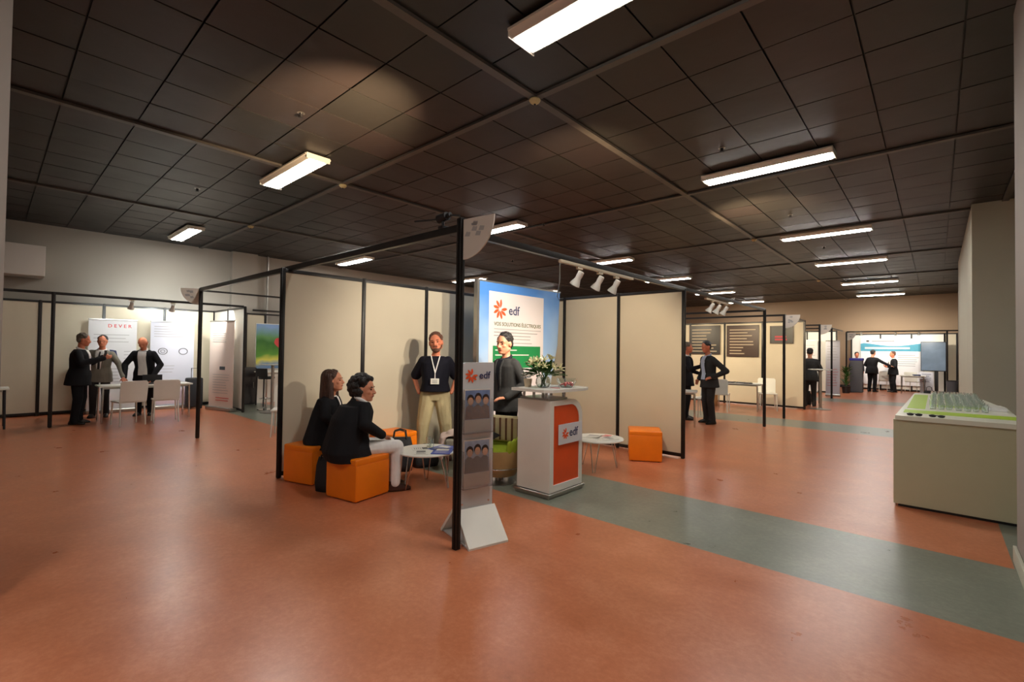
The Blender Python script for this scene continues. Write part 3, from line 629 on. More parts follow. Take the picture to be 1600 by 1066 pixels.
# left booth trio
person('man in black suit seen from behind at far left, arms raised holding a phone',(-12.45,1.2,0),-22,
 dict(le=(-.30,.10,1.18),lw=(-.10,.34,1.30),re=(.30,.12,1.18),rw=(.12,.42,1.28),lh=(.5,.8,.3),rh=(-.5,.8,.3),lp=(.8,-.4,0),rp=(-.8,-.4,0),bend=3,yaw=8,nod=8,curl=.8),
 dict(skin=W['skinred'],hair=W['greyhair'],style='short',top=W['blackcloth'],legs=W['blackcloth'],shirt=W['whitecloth'],v=(.01,.06),low=-.20,flare=.035,belly=.03,out=.03,sw=1.15,leg=1.12),height=1.76,res=.012)
person('man in grey jacket and glasses standing behind the white table at far left',(-13.3,1.62,0),-108,
 dict(le=(-.33,.08,1.12),lw=(-.46,.42,.86),re=(.27,.04,1.14),rw=(.14,.30,1.18),lh=(-.2,.6,-.6),rh=(-.3,.8,.3),lp=(0,0,-1),rp=(-1,0,0),bend=8,lean=-4,nod=0,twist=-6),
 dict(skin=W['skinred'],hair=W['darkhair'],style='receding',glasses=1,top=W['greyjacket'],legs=W['greysuit'],shirt=W['whitecloth'],v=(.03,.075),lapel=1,tie=W['greysuit'],low=-.18,flare=.03,sw=1.05),height=1.75,res=.012)
person('bald man in open black suit and white shirt bowed over the left table',(-13.0,2.34,0),-118,
 dict(le=(-.32,.14,1.12),lw=(-.24,.38,.84),re=(.32,.14,1.12),rw=(.24,.38,.84),lh=(.2,.7,-.5),rh=(-.2,.7,-.5),lp=(0,0,-1),rp=(0,0,-1),bend=14,nod=34,hdrop=.02),
 dict(skin=W['skinred'],hair=W['brownhair'],style='bald',top=W['blackcloth'],legs=W['blackcloth'],shirt=W['whitecloth'],v=(.085,.075),vz=(-.02,.49),lapel=1,low=-.17,flare=.03,out=.025,sw=1.1),height=1.76,res=.012)
# right booth pair
person('man in dark grey suit and pale blue shirt at right, hand on hip, turned left',(-3.72,10.62,0),142,
 dict(le=(-.37,-.16,1.13),lw=(-.20,.06,.99),re=(.27,-.03,1.12),rw=(.20,.12,.93),lh=(.5,.7,-.2),rh=(0,.5,-.8),lp=(.5,0,-.5),bend=4,nod=12,yaw=10,curl=.6),
 dict(skin=W['skinred'],hair=W['darkhair'],style='short',top=W['greysuit'],legs=W['greysuit'],shirt=W['bluecloth'],v=(.07,.075),vz=(.0,.49),lapel=1,low=-.18,flare=.03,sw=1.08,leg=1.08),height=1.80,res=.012)
person('man in black suit and white shirt half hidden behind the right panel edge',(-4.32,10.88,0),-70,
 dict(le=(-.27,.02,1.13),lw=(-.16,.26,1.05),re=(.27,.08,1.15),rw=(.22,.36,1.24),lh=(.3,.8,0),rh=(0,.9,.2),lp=(0,0,-1),rp=(-.8,0,.3),nod=0),
 dict(skin=W['skinred'],hair=W['greyhair'],style='short',top=W['blackcloth'],legs=W['blackcloth'],shirt=W['whitecloth'],v=(.03,.075),lapel=1,low=-.18,flare=.03),height=1.78,res=.014)
person('man in charcoal suit seen from behind at the tall round table near the far posts',(-2.82,16.45,0),8,
 dict(le=(-.29,.06,1.12),lw=(-.18,.28,1.10),re=(.29,.06,1.12),rw=(.18,.28,1.10),lh=(.3,.8,0),rh=(-.3,.8,0),lp=(0,0,-1),rp=(0,0,-1),bend=6,nod=16),
 dict(hair=W['darkhair'],style='short',top=W['greysuit'],legs=W['greysuit'],low=-.2,flare=.03,out=.03,sw=1.12,leg=1.1),height=1.72,res=.016)
person('man in black suit with arm stretched out beside the grey cabinet at the far booth',(-2.03,25.0,0),-30,
 dict(le=(-.30,.02,1.12),lw=(-.24,.22,1.0),re=(.34,.12,1.24),rw=(.52,.30,1.10),rh=(.5,.7,-.2),lh=(0,.9,-.3),lp=(0,0,-1),rp=(0,0,-1),bend=4),
 dict(hair=W['darkhair'],style='short',top=W['blackcloth'],legs=W['blackcloth'],low=-.2,flare=.03,out=.03,sw=1.1,leg=1.1),height=1.76,res=.018)
person('man with reddish hair in black suit at the far booth, facing the whiteboard group',(-1.36,25.4,0),118,
 dict(le=(-.29,.04,1.12),lw=(-.10,.24,1.08),re=(.29,.04,1.12),rw=(.08,.26,1.12),lh=(.5,.7,.2),rh=(-.5,.7,.2),lp=(0,-1,0),rp=(0,-1,0),nod=8),
 dict(skin=W['skinred'],hair=W['redhair'],style='receding',top=W['blackcloth'],legs=W['blackcloth'],shirt=W['whitecloth'],v=(.02,.07),low=-.2,flare=.03,out=.02,leg=1.1),height=1.70,res=.018)
person('person in dark blue suit standing half behind the grey cabinet at the far booth',(-2.62,25.6,0),-160,
 dict(bend=2),dict(skin=W['skinred'],hair=W['darkhair'],style='short',top=W['navysuit'],legs=W['navysuit'],low=-.2,flare=.02,out=.02,leg=1.1),height=1.66,res=.018)
# ---------------------------------------------------------------- seats and tables in the centre booth
def ottoman(loc,rz,label,s=.45,h=.43):
    t=thing('ottoman',label,'ottoman',loc,rz,'orange cube ottomans')
    MB().box((0,0,h*.42+.008),(s,s,h*.84),.018).build('base',M['orange'],t)
    b=MB().box((0,0,h*.92),(s+.004,s+.004,h*.17),.022)
    b.build('seat',M['orange'],t)
    q=MB(); e=s/2-.004
    for x,y in ((e,e),(-e,e),(-e,-e),(e,-e)): q.cyl((x,y,.03),(x,y,h*.83),.004,seg=6)
    q.tube([(e,e,h*.845),(-e,e,h*.845),(-e,-e,h*.845),(e,-e,h*.845)],.004,6,closed=True); q.build('piping',M['orange'],t)
    for x in(-1,1):
        for y in(-1,1): MB().cyl((x*s*.4,y*s*.4,0),(x*s*.4,y*s*.4,.012),.015).build('foot',M['blackplastic'],t)
    return t
ottoman((-5.47,2.60,0),R(17),'orange cube ottoman under the woman with long hair, against the panel')
ottoman((-4.565,2.66,0),R(10.5),'orange cube ottoman in front, under the woman in white trousers')
ottoman((-5.50,3.72,0),R(4),'empty orange ottoman against the panel behind the seated women')
ottoman((-3.17,6.44,0),R(30),'empty orange cube ottoman standing alone in front of the right panels')
def coffee(loc,label,rz=0):
    t=thing('coffee_table',label,'coffee table',loc,rz,'round white coffee tables')
    MB().lathe([(.0,.385),(.30,.385),(.335,.392),(.34,.402),(.335,.41),(0,.412)],36).build('tabletop',M['white'],t)
    for k in range(3):
        a=2*PI*k/3+.4; c=Vector((math.cos(a),math.sin(a),0)); n_=Vector((-c.y,c.x,0))
        MB().tube([c*.20+n_*.06+Vector((0,0,.386)),c*.27+n_*.012+Vector((0,0,.008)),c*.27-n_*.012+Vector((0,0,.008)),c*.20-n_*.06+Vector((0,0,.386))],.007).build('leg',M['chrome'],t)
    MB().lathe([(0,.372),(.1,.372),(.1,.385),(0,.385)]).build('hub',M['steel'],t)
    return t
coffee((-4.30,3.36,0),'round white coffee table with papers between the seated women and the bearded man')
coffee((-3.33,5.42,0),'round white coffee table with papers, right of the white desk',.5)
def sheet(name,loc,rz,w_,d_,mt,label,cat,h=.004,grp=None,prt=None):
    t=thing(name,label,cat,loc,rz,grp); MB().box((0,0,h/2),(w_,d_,h)).build('cover',mt,t,smooth=False)
    q=MB(); m_=Matrix.Translation((0,0,h)); 
    rect(q,-w_*.36,d_*.05,w_*.3,d_*.34,m_,.0008); lines(q,-w_*.36,w_*.36,-d_*.36,-d_*.04,4,m_,.006,.0008); q.build('print',prt or M['greyprint'],t); return t
blue=mat('blue_cover',srgb(60,82,170),.35)
ct=.412
sheet('brochure',(-4.10,3.42,ct),.7,.21,.29,blue,'blue brochure on the right side of the near coffee table','brochure',.006,prt=M['white'])
sheet('brochure',(-4.24,3.53,ct),.2,.21,.28,blue,'blue brochure at the back of the near coffee table','brochure',.006,prt=M['white'])
sheet('leaflet',(-4.38,3.34,ct),-.5,.15,.21,M['white'],'white leaflet with grey print on the left of the near coffee table','leaflet',.003,prt=M['darkprint'])
sheet('leaflet',(-4.22,3.22,ct),.9,.15,.21,M['white'],'white leaflet at the front edge of the near coffee table','leaflet',.003,prt=M['darkprint'])
def tumbler(loc,label,grp,h=.11,r=.032):
    t=thing('drinking_glass',label,'glass',loc,0,grp); MB().lathe([(0,0.0),(r*.8,0),(r,h),(r-.003,h),(r*.8-.003,.006),(0,.006)],16).build('bowl',M['glass'],t); return t
tumbler((-4.42,3.48,ct),'clear drinking glass at the left rear of the near coffee table','glasses on the coffee table')
tumbler((-4.30,3.42,ct),'clear drinking glass in the middle of the near coffee table','glasses on the coffee table')
sheet('leaflet',(-3.42,5.45,ct),.3,.21,.29,M['white'],'white leaflet lying left on the coffee table behind the desk','leaflet',.004)
sheet('leaflet',(-3.22,5.42,ct),-.4,.21,.29,M['white'],'white leaflet lying right on the coffee table behind the desk','leaflet',.004)
sheet('leaflet',(-3.30,5.60,ct),.1,.15,.21,M['white'],'small white leaflet at the back of the coffee table behind the desk','leaflet',.004,prt=M['redprint'])
# bags
def bag(loc,rz,w_,d_,h,label,name='handbag',hd=.16):
    t=thing(name,label,'bag',loc,rz)
    MB().loft([((0,0,0),w_*.46,d_*.5),((0,0,h*.25),w_*.5,d_*.55),((0,0,h*.75),w_*.47,d_*.42),((0,0,h),w_*.40,d_*.2)],seg=20,p=3.4).build('body',M['bag'],t,smooth=True)
    for sg in(-1,1): MB().tube([(-w_*.25,sg*d_*.2,h*.9),(-w_*.2,sg*d_*.22,h+hd*.8),(0,sg*d_*.2,h+hd),(w_*.2,sg*d_*.22,h+hd*.8),(w_*.25,sg*d_*.2,h*.9)],.009).build('handle',M['bag'],t)
    MB().box((0,0,h),(w_*.7,.012,.01)).build('zip',M['steel'],t)
    return t
bag((-4.93,2.50,0),R(25),.26,.14,.36,'tall black bag on the floor between the two occupied orange ottomans',hd=.03)
bag((-5.10,3.55,0),R(50),.34,.2,.42,'black handbag on the floor beside the empty orange ottoman',hd=.1)
bag((-5.06,3.93,0),R(80),.36,.2,.22,'low black bag under the coffee table at the standing man\'s feet',hd=.06)
# chair with draped coat
t=thing('armchair','small grey armchair behind the coffee table beside the bearded man','armchair',(-4.60,4.14,0),R(140))
MB().box((0,0,.36),(.4,.4,.12),.04).build('seat',M['greyjacket'],t); MB().box((0,-.2,.6),(.4,.08,.42),.035).build('backrest',M['greyjacket'],t)
for x in(-.16,.16):
    for y in(-.16,.16): MB().cyl((x,y,0),(x,y,.31),.012,.016).build('leg',M['chrome'],t)
t=thing('coat','pinkish grey coat draped over the armchair, hanging beside the man in khaki trousers','coat',(-4.60,4.14,.42),R(140))
b=MB(); b.loft([((.0,.25,-.26),.19,.03),((.0,.255,-.1),.185,.035),((0,.22,.02),.18,.045),((0,.08,.045),.17,.09)],p=3); b.ell((0,.04,.05),(.19,.15,.05)); b.ell((.09,.2,.0),(.07,.07,.05))
b.build('cloth',M['pinkcloth'],t,remesh=.012,sm=6)
# green tub chair
t=thing('tub_chair','lime green tub chair with tan underside, seen between the brochure tower and the desk','chair',(-3.84,4.06,0),R(160))
b=MB()
pr=[(.0,.10),(.20,.10),(.245,.16),(.27,.30),(.275,.40),(.262,.40),(.25,.34),(.0,.30)]; b.lathe(pr,32); b.build('shell',mat('tan_leather',srgb(168,138,92),.35,var=.1),t)
b=MB(); b.lathe([(.0,.335),(.22,.335),(.25,.36),(.245,.40),(.2,.425),(0,.43)],32); b.build('seat',M['olivegreen'],t)
b=MB(); 
for k in range(13):
    a=PI+PI*k/12; b.cap((.25*math.cos(a),.25*math.sin(a),.40),(.27*math.cos(a),.27*math.sin(a),.50+.08*math.sin(PI*k/12)),.035,.03)
b.build('backrest',M['olivegreen'],t,remesh=.014,sm=5)
MB().tube([(.262*math.cos(a),.262*math.sin(a),.2) for a in [2*PI*k/28 for k in range(28)]],.008,8,closed=True).build('trim_band',M['chrome'],t)
MB().cyl((0,0,.02),(0,0,.1),.04).lathe([(0,0),(.2,0),(.2,.012),(.05,.022),(0,.022)]).build('base',M['steel'],t)
t=thing('cushion','cream cushion with brown stripes propped on the green tub chair','cushion',(-3.83,4.15,.50),R(20))
MB().box((0,0,.12),(.46,.12,.30),.05).build('cover',M['khaki'],t)
q=MB()
for k in range(6): q.box((-.19+.076*k,0,.12),(.026,.124,.26),.004)
q.build('stripes',mat('brown_stripe',srgb(96,62,38),.7),t)
t=thing('laptop_bag','black wedge-shaped bag leaning on the green tub chair beside the tower','bag',(-3.86,3.93,.43),R(62))
MB().prism([(-.2,0),(.12,.13),(-.2,.28)],.09,Matrix(((1,0,0,0),(0,0,1,-.045),(0,1,0,0),(0,0,0,1)))).build('body',M['bag'],t)
MB().prism([(-.16,.07),(-.04,.12),(-.16,.2)],.004,Matrix(((1,0,0,0),(0,0,1,-.052),(0,1,0,0),(0,0,0,1)))).build('pocket',M['blackplastic'],t)
# ---------------------------------------------------------------- reception desk
t=thing('reception_desk','white reception desk with orange front panel carrying the orange star emblem, white top','desk',(-3.235,4.235,0))
YZ=lambda x0:Matrix(((0,0,1,x0),(1,0,0,0),(0,1,0,0),(0,0,0,1)))
def arch(y0,y1,z0,z1,r): return [(y0,z0),(y1,z0),(y1,z1-r)]+[(y1-r+r*math.cos(a),z1-r+r*math.sin(a)) for a in [k*PI/2/8 for k in range(1,9)]]+[(y0,z1)]
MB().prism(arch(-.29,.31,.06,1.02,.20),.43,YZ(-.215)).build('body',M['white'],t)
MB().prism(arch(-.225,.255,.13,.965,.17),.008,YZ(.2155)).build('front_panel',M['deskorange'],t)
o=arch(-.29,.31,.06,1.02,.20); i_=arch(-.225,.255,.13,.965,.17)
b=MB(); mm=YZ(.215)
for z_ in (0,.02): pass
A=[b.bm.verts.new(mm@Vector((p[0],p[1],0))) for p in o]; A2=[b.bm.verts.new(mm@Vector((p[0],p[1],.02))) for p in o]; I=[b.bm.verts.new(mm@Vector((p[0],p[1],0))) for p in i_]; I2=[b.bm.verts.new(mm@Vector((p[0],p[1],.02))) for p in i_]
for k in range(len(o)):
    j=(k+1)%len(o)
    for a,c in ((A,A2),(A2,I2),(I2,I),(I,A)): b.bm.faces.new((a[k],a[j],c[j],c[k]))
b.build('frame',M['white'],t)
MB().box((.005,.01,.04),(.50,.66,.03),.008).box((.005,.01,.013),(.47,.63,.026),.004).build('plinth',M['steel'],t)
top=MB().prism([(-.27,-.34),(.20,-.36),(.27,-.30),(.30,.0),(.30,.30),(.24,.42),(.05,.44),(-.2,.36),(-.27,.3)],.03,Matrix.Translation((0,0,1.11))).build('top',M['white'],t)
b=MB()
for x,y in((-.17,-.24),(-.03,-.24),(.14,-.24),(.16,.06),(-.17,.1),(-.05,.1)): b.cyl((x,y,1.02),(x,y,1.11),.016)
b.build('standoffs',M['chrome'],t)
MB().prism([(-.2,-.27),(.19,-.27),(.2,.06),(-.2,.1)],.02,Matrix.Translation((0,0,1.022))).build('shelf',M['steel'],t)
pm=face((.24,-.145,.545),(1,0,0)); pl=rect(MB(),0,0,.44,.215,pm,.008,-.005).build('nameplate',mat('plate_grey',srgb(214,216,220),.4),t)
MB().box((.2,.3,.65),(.05,.05,.2)).build('bracket',M['steel'],t)
pm2=face((.2435,-.145,.545),(1,0,0))
star(MB(),(.12,.11),.062,pm2,.002).build('star_emblem',M['logo'],pl); text_mb('edf',.13,pm2@Matrix.Translation((.19,.075,.001)),.002,bold=.001).build('lettering',M['navyprint'],pl)
# flowers on the desk
dz=1.14
t=thing('flower_bouquet','bouquet of cream lilies and green leaves in a glass bowl vase on the white desk','flowers',(-3.30,4.20,dz))
MB().lathe([(0,0),(.06,0),(.085,.04),(.08,.09),(.06,.12),(.056,.12),(.075,.088),(.078,.04),(.055,.006),(0,.006)],24).build('vase',M['glass'],t)
rr=random.Random(5); b=MB()
for k in range(16): a=rr.uniform(0,6.28); b.tube([(.03*math.cos(a),.03*math.sin(a),.01),(.04*math.cos(a+2),.04*math.sin(a+2),.12),(.12*math.cos(a+1.5),.12*math.sin(a+1.5),.24)],.004,6)
b.build('stems',M['leaf'],t)
def leafshape(mb,base,tip,wd):
    base=Vector(base); tip=Vector(tip); d=tip-base; sdv=d.cross(Vector((0,0,1))).normalized(); nrm=sdv.cross(d).normalized()
    P_=[]
    for u,wf in ((0,.05),(.25,.8),(.5,1),(.75,.7),(1,.03)):
        c=base+d*u+nrm*(-.25*wd*4*u*(u-1)); P_.append((mb.bm.verts.new(c-sdv*wd*wf),mb.bm.verts.new(c+nrm*(-wd*.25)),mb.bm.verts.new(c+sdv*wd*wf),mb.bm.verts.new(c+nrm*(-wd*.25-.0015))))
    for A_,B_ in zip(P_,P_[1:]):
        for i,j in((0,1),(1,2),(2,3),(3,0)): mb.bm.faces.new((A_[i],A_[j],B_[j],B_[i]))
for g_ in range(8):
    b=MB()
    for k in range(9):
        a=g_*.785+rr.uniform(-.4,.4); el=rr.uniform(-.15,1.15); r1=rr.uniform(.2,.29)
        bs=Vector((.04*math.cos(a),.04*math.sin(a),.13+.03*rr.random())); tp=Vector((r1*math.cos(a)*math.cos(el*.9),r1*math.sin(a)*math.cos(el*.9),.15+r1*.72*math.sin(el)))
        leafshape(b,bs.lerp(tp,.3),tp,.026)
    b.build('leaf_spray',M['leaf'],t)
for k in range(11):
    a=k*2.4+.3; el=.35+.9*((k*.618)%1); r1=.23; c=Vector((r1*math.cos(a)*math.cos(el),r1*math.sin(a)*math.cos(el),.15+r1*.86*math.sin(el))); ax=(c-Vector((0,0,.1))).normalized(); q=ax.to_track_quat('Z','Y').to_matrix().to_4x4(); b=MB()
    for j in range(6):
        aj=j*PI/3; b_=Vector((0,0,0)); mm=Matrix.Translation(c)@q
        p0=mm@Vector((.004*math.cos(aj),.004*math.sin(aj),-.02)); p1=mm@Vector((.055*math.cos(aj),.055*math.sin(aj),.028)); leafshape(b,p0,p1,.017)
    b.ell(c,(.010,.010,.014)); b.build('lily',M['petal'],t)
t=thing('potted_flower','small cream pot of white star-shaped flowers at the left end of the desk','flowers',(-3.44,4.10,dz))
MB().lathe([(0,0),(.035,0),(.05,.09),(.046,.09),(.04,.08),(0,.08)],20).build('pot',mat('cream_pot',srgb(226,206,176),.6),t)
for k in range(7):
    a=k*.9; c=Vector((.045*math.cos(a),.045*math.sin(a),.105+.03*(k%2))) if k else Vector((0,0,.15)); b=MB()
    for j in range(5): aj=j*2*PI/5+k; leafshape(b,c,c+Vector((.036*math.cos(aj),.036*math.sin(aj),.018)),.012)
    b.ell(c,(.006,.006,.006)); b.build('flower',M['whitepetal'],t)
t=thing('glass_bowl','glass bowl of red-wrapped sweets at the right end of the desk top','bowl',(-3.12,4.40,dz))
MB().lathe([(0,0),(.06,0),(.11,.06),(.115,.10),(.111,.10),(.104,.062),(.056,.006),(0,.006)],28).build('bowl',M['glass'],t)
t_=t
for k in range(14):
    a=k*2.4; r1=.016*math.sqrt(k)*1.2; c=Vector((-3.12+r1*math.cos(a),4.40+r1*math.sin(a),dz+.022+.012*(k%3)))
    s_=MB().ell((0,0,0),(.018,.012,.012)).cyl((-.028,0,0),(-.016,0,0),.010,.004,8).cyl((.016,0,0),(.028,0,0),.004,.010,8).build('wrapped_sweet',M['redprint'] if k%3 else M['whitepetal'],None)
    s_.location=c; s_.rotation_euler=(0,.2,a); tag(s_,('red' if k%3 else 'white')+' wrapped sweet in the glass bowl on the desk','sweet','red sweets in the bowl' if k%3 else 'white sweets in the bowl')
sheet('leaflet',(-3.10,4.16,dz),.3,.15,.10,M['white'],'white leaflet on the desk top in front of the flowers','leaflet',.006,prt=M['redprint'])
# ---------------------------------------------------------------- brochure tower
t=thing('brochure_tower','tall slim grey-white brochure stand with star emblem, beside the tall black post','brochure stand',(-2.875,2.745,0),R(-14.5))
tw_=mat('tower_grey',srgb(204,206,206),.35,var=.02)
MB().prism([(-.165,.16),(.165,.16),(.165,1.445),(-.09,1.445)]+[(-.09-.075*math.sin(a),1.37+.075*math.cos(a)) for a in [k*PI/2/6 for k in range(1,7)]],.04,YZ(-.02)).build('body',tw_,t)
for sg,nm in((1,'front_foot'),(-1,'rear_foot')):
    b=MB(); b.prism([(sg*.02,.235),(sg*.235,.0),(sg*.255,.0),(sg*.255,.016),(sg*.036,.25)],.36,Matrix(((1,0,0,0),(0,0,1,-.18),(0,1,0,0),(0,0,0,1)))); b.build(nm,M['white'],t)
MB().box((0,0,.008),(.46,.34,.012)).build('base_plate',tw_,t)
pf=face((.0215,-.165,0),(1,0,0))
for z0,z1 in((.86,1.20),(.41,.78)):
    b=MB(); rect(b,.03,z0,.31,z0+.006,pf,.035); rect(b,.03,z0,.31,z1-.06,pf,.003,.033); rect(b,.03,z0,.034,z1-.06,pf,.033); rect(b,.306,z0,.31,z1-.06,pf,.033); b.build('pocket',M['plexi'],t)
star(MB(),(.112,1.335),.060,pf,.002).build('star_emblem',M['logo'],t); text_mb('edf',.085,pf@Matrix.Translation((.185,1.31,.001)),.002,bold=.0008).build('lettering',M['navyprint'],t)
b=MB()
for x in(.04,.29):
    for z in(.285,): b.cyl(pf@Vector((x,z,-.005)),pf@Vector((x,z,.006)),.008)
b.build('screws',M['chrome'],t)
W0=Matrix.Translation((-2.875,2.745,0))@Matrix.Rotation(R(-14.5),4,'Z')
def brochure(z0,z1,label,dark):
    t=thing('brochure',label,'brochure',W0@Vector((.034,.0,z0+.008)),R(-14.5))
    m_=face((0,-.125,0),(1,0,0)); h=z1-z0; rect(MB(),0,0,.25,h,m_,.012,-.006).build('cover',mat('glossy_cream',srgb(214,204,190),.3),t,smooth=False)
    q=MB(); rr=random.Random(int(z0*100)); 
    rect(MB(),.008,h*.28,.242,h-.008,m_,.001,.0062).build('photo',mat('photo_sky' if dark else 'photo_blue',srgb(150,160,178) if dark else srgb(120,140,180),.4,var=.3,vscale=9),t,smooth=False)
    def figs(n,mt,nm,x0,dx,r,zz):
        q=MB()
        for k in range(n):
            x=x0+dx*k; z=h*zz+.012*(k%2); q.prism([(x+r*math.cos(a),z+r*1.25*math.sin(a)) for a in [2*PI*j/12 for j in range(12)]],.001,m_,.0095+(.0012 if nm=='photo_faces' else 0))
        q.build(nm,mt,t,smooth=False)
    q=MB()
    for k in range(3): x=.05+.072*k; z=h*.72; q.prism([(x-.045,h*.29),(x+.045,h*.29),(x+.036,z-.05),(x+.01,z-.03),(x-.01,z-.03),(x-.036,z-.05)],.001,m_,.0075+.0006*k)
    q.build('photo_clothes',M['darkprint'] if dark else mat('photo_brown',srgb(120,74,48),.5,var=.4,vscale=30),t,smooth=False)
    figs(3,mat('photo_hair',srgb(48,32,26),.5),'photo_hair',.055,.072,.034,.76); figs(3,mat('photo_skin',srgb(206,150,116),.5),'photo_faces',.055,.072,.026,.72)
    lines(MB(),.02,.22,h*.08,h*.2,3,m_,.012).build('print',M['darkprint'],t)
    return t
brochure(.87,1.215,'brochure with photo of three people in the upper pocket of the tower',False)
brochure(.42,.80,'brochure with greyer photo in the lower pocket of the tower',True)
# ---------------------------------------------------------------- blue pop-up poster wall
t=thing('display_poster','tall blue and white poster with orange star emblem and green box behind the desk','poster',(-4.95,4.73,0))
sky=bpy.data.materials.new('sky_print'); sky.use_nodes=True; nt=sky.node_tree; tc=nt.nodes.new('ShaderNodeTexCoord'); sp_=nt.nodes.new('ShaderNodeSeparateXYZ'); nt.links.new(tc.outputs['Object'],sp_.inputs[0])
nz=nt.nodes.new('ShaderNodeTexNoise'); nz.inputs['Scale'].default_value=1.4; nt.links.new(tc.outputs['Object'],nz.inputs[0])
ad=nt.nodes.new('ShaderNodeMath'); ad.operation='MULTIPLY_ADD'; nt.links.new(nz.outputs[0],ad.inputs[0]); ad.inputs[1].default_value=1.2; nt.links.new(sp_.outputs[2],ad.inputs[2])
ra=nt.nodes.new('ShaderNodeMapRange'); nt.links.new(ad.outputs[0],ra.inputs[0]); ra.inputs[1].default_value=1.3; ra.inputs[2].default_value=3.1
cr_=nt.nodes.new('ShaderNodeValToRGB'); e=cr_.color_ramp.elements; e[0].color=srgb(214,222,232); e[1].color=srgb(74,136,214); k_=e.new(.45); k_.color=srgb(160,194,232)
nt.links.new(ra.outputs[0],cr_.inputs[0]); nt.links.new(cr_.outputs[0],nt.nodes['Principled BSDF'].inputs['Base Color']); nt.nodes['Principled BSDF'].inputs['Roughness'].default_value=.45
MB().prism([(0,.02),(1.60,.02),(1.68,.6),(1.76,1.05),(1.93,1.65),(1.98,2.57),(0,2.56)],.05,YZ(-.025)).build('fabric',sky,t)
MB().prism([(-.03,.0),(.015,.0),(.015,2.575),(-.03,2.575)],.07,YZ(-.035)).prism([(0,2.555),(2.0,2.565),(2.0,2.59),(0,2.58)],.06,YZ(-.03)).build('frame',M['steel'],t)
pf=face((.026,0,0),(1,0,0))
rect(MB(),.22,.25,1.52,2.43,pf,.002).build('white_sheet',mat('poster_white',srgb(222,214,214),.5),t,smooth=False)
pf=face((.0285,0,0),(1,0,0))
star(MB(),(.46,2.17),.155,pf,.0015).build('star_emblem',M['logo'],t); text_mb('edf',.20,pf@Matrix.Translation((.65,2.10,.001)),.002,bold=.002).build('lettering',M['navyprint'],t)
text_mb('VOS SOLUTIONS ÉLECTRIQUES',.080,pf@Matrix.Translation((.33,1.92,.001)),.002,bold=.001).build('lettering',mat('olive_print',srgb(96,104,62),.5),t)
b=MB(); rect(b,.33,1.865,1.45,1.875,pf,.0012); lines(b,.33,1.42,1.77,1.82,2,pf,.014); lines(b,.5,1.4,1.66,1.72,2,pf,.012); b.build('print',M['greyprint'],t)
rect(MB(),.31,1.27,1.44,1.615,pf,.0015).build('green_box',M['green'],t,smooth=False)
g=bpy.data.objects[-1] if False else None
pf=face((.0302,0,0),(1,0,0)); lines(MB(),.36,1.3,1.40,1.55,3,pf,.016,.0012,.5).build('print',M['white'],t)
# ---------------------------------------------------------------- counter at right
t=thing('buffet_counter','long pale counter at right with lime striped top and drinking glasses','counter',(0,6.3,0))
CT=[(-.31,0),(.58,0),(.62,.12),(.58,1.7),(.40,4.0),(-.26,4.0)]
cm=mat('counter_front',srgb(186,182,150),.5,var=.02)
MB().prism([(-.335,0),(.58,0),(.6,1.7),(.40,3.95),(-.30,3.95)],.86,Matrix.Translation((0,0,.03))).build('body',cm,t)
MB().prism([(-.30,.03),(.56,.03),(.56,1.7),(.38,3.9),(-.27,3.9)],.03).build('plinth',M['blackplastic'],t)
MB().prism([(-.32,-.02),(.61,-.02),(.62,1.7),(.42,3.98),(-.27,3.98)],.045,Matrix.Translation((0,0,.89))).build('top',mat('counter_top',srgb(224,224,206),.3),t)
b=MB(); tz=Matrix.Translation((0,0,.935)); rect(b,-.27,.38,.60,.72,tz,.003); rect(b,-.26,.95,-.10,3.5,tz,.003); rect(b,.0,1.4,.55,1.62,tz,.003); b.build('lime_strip',M['lime'],t)
k=0
rr=random.Random(9)
gp=None
for i in range(7):
    for j in range(10):
        x=-.04+.072*i+.01*rr.random(); y=6.3+1.0+.27*j+.02*rr.random()
        if gp is None: gp=thing('drinking_glass','clear drinking glass standing among the rows on the pale counter','glass',(x,y,.938),0,'rows of glasses on the counter'); MB().lathe([(0,0.0),(.026,0),(.031,.07),(.028,.07),(.023,.006),(0,.006)],12).build('bowl',M['glass'],gp)
        else: place(dup(gp),(x,y,.938))
t=thing('napkin_stack','stack of white napkins at the right rear of the pale counter','napkins',(.50,7.75,.9355),.1); MB().box((0,0,.02),(.14,.34,.04),.006).build('stack',M['whitepetal'],t); MB().box((0,.0,.043),(.13,.32,.004)).build('top_napkin',M['white'],t)
for x,y,r_,l in((-.17,6.37,.1,'black sunglasses lying at the front left of the counter top'),(.0,6.37,-.1,'black folded sunglasses right of the other pair on the counter')):
    t=thing('sunglasses',l,'sunglasses',(x,y,.936),r_)
    for s_ in(-1,1): MB().ell((s_*.033,0,.012),(.028,.006,.014)).build('lens',M['blackplastic'],t)
    MB().tube([(-.06,0,.018),(.06,0,.018)],.004,6).tube([(-.06,0,.018),(-.05,.08,.008)],.003,6).tube([(.06,0,.018),(.05,.08,.008)],.003,6).build('frame',M['blackplastic'],t)
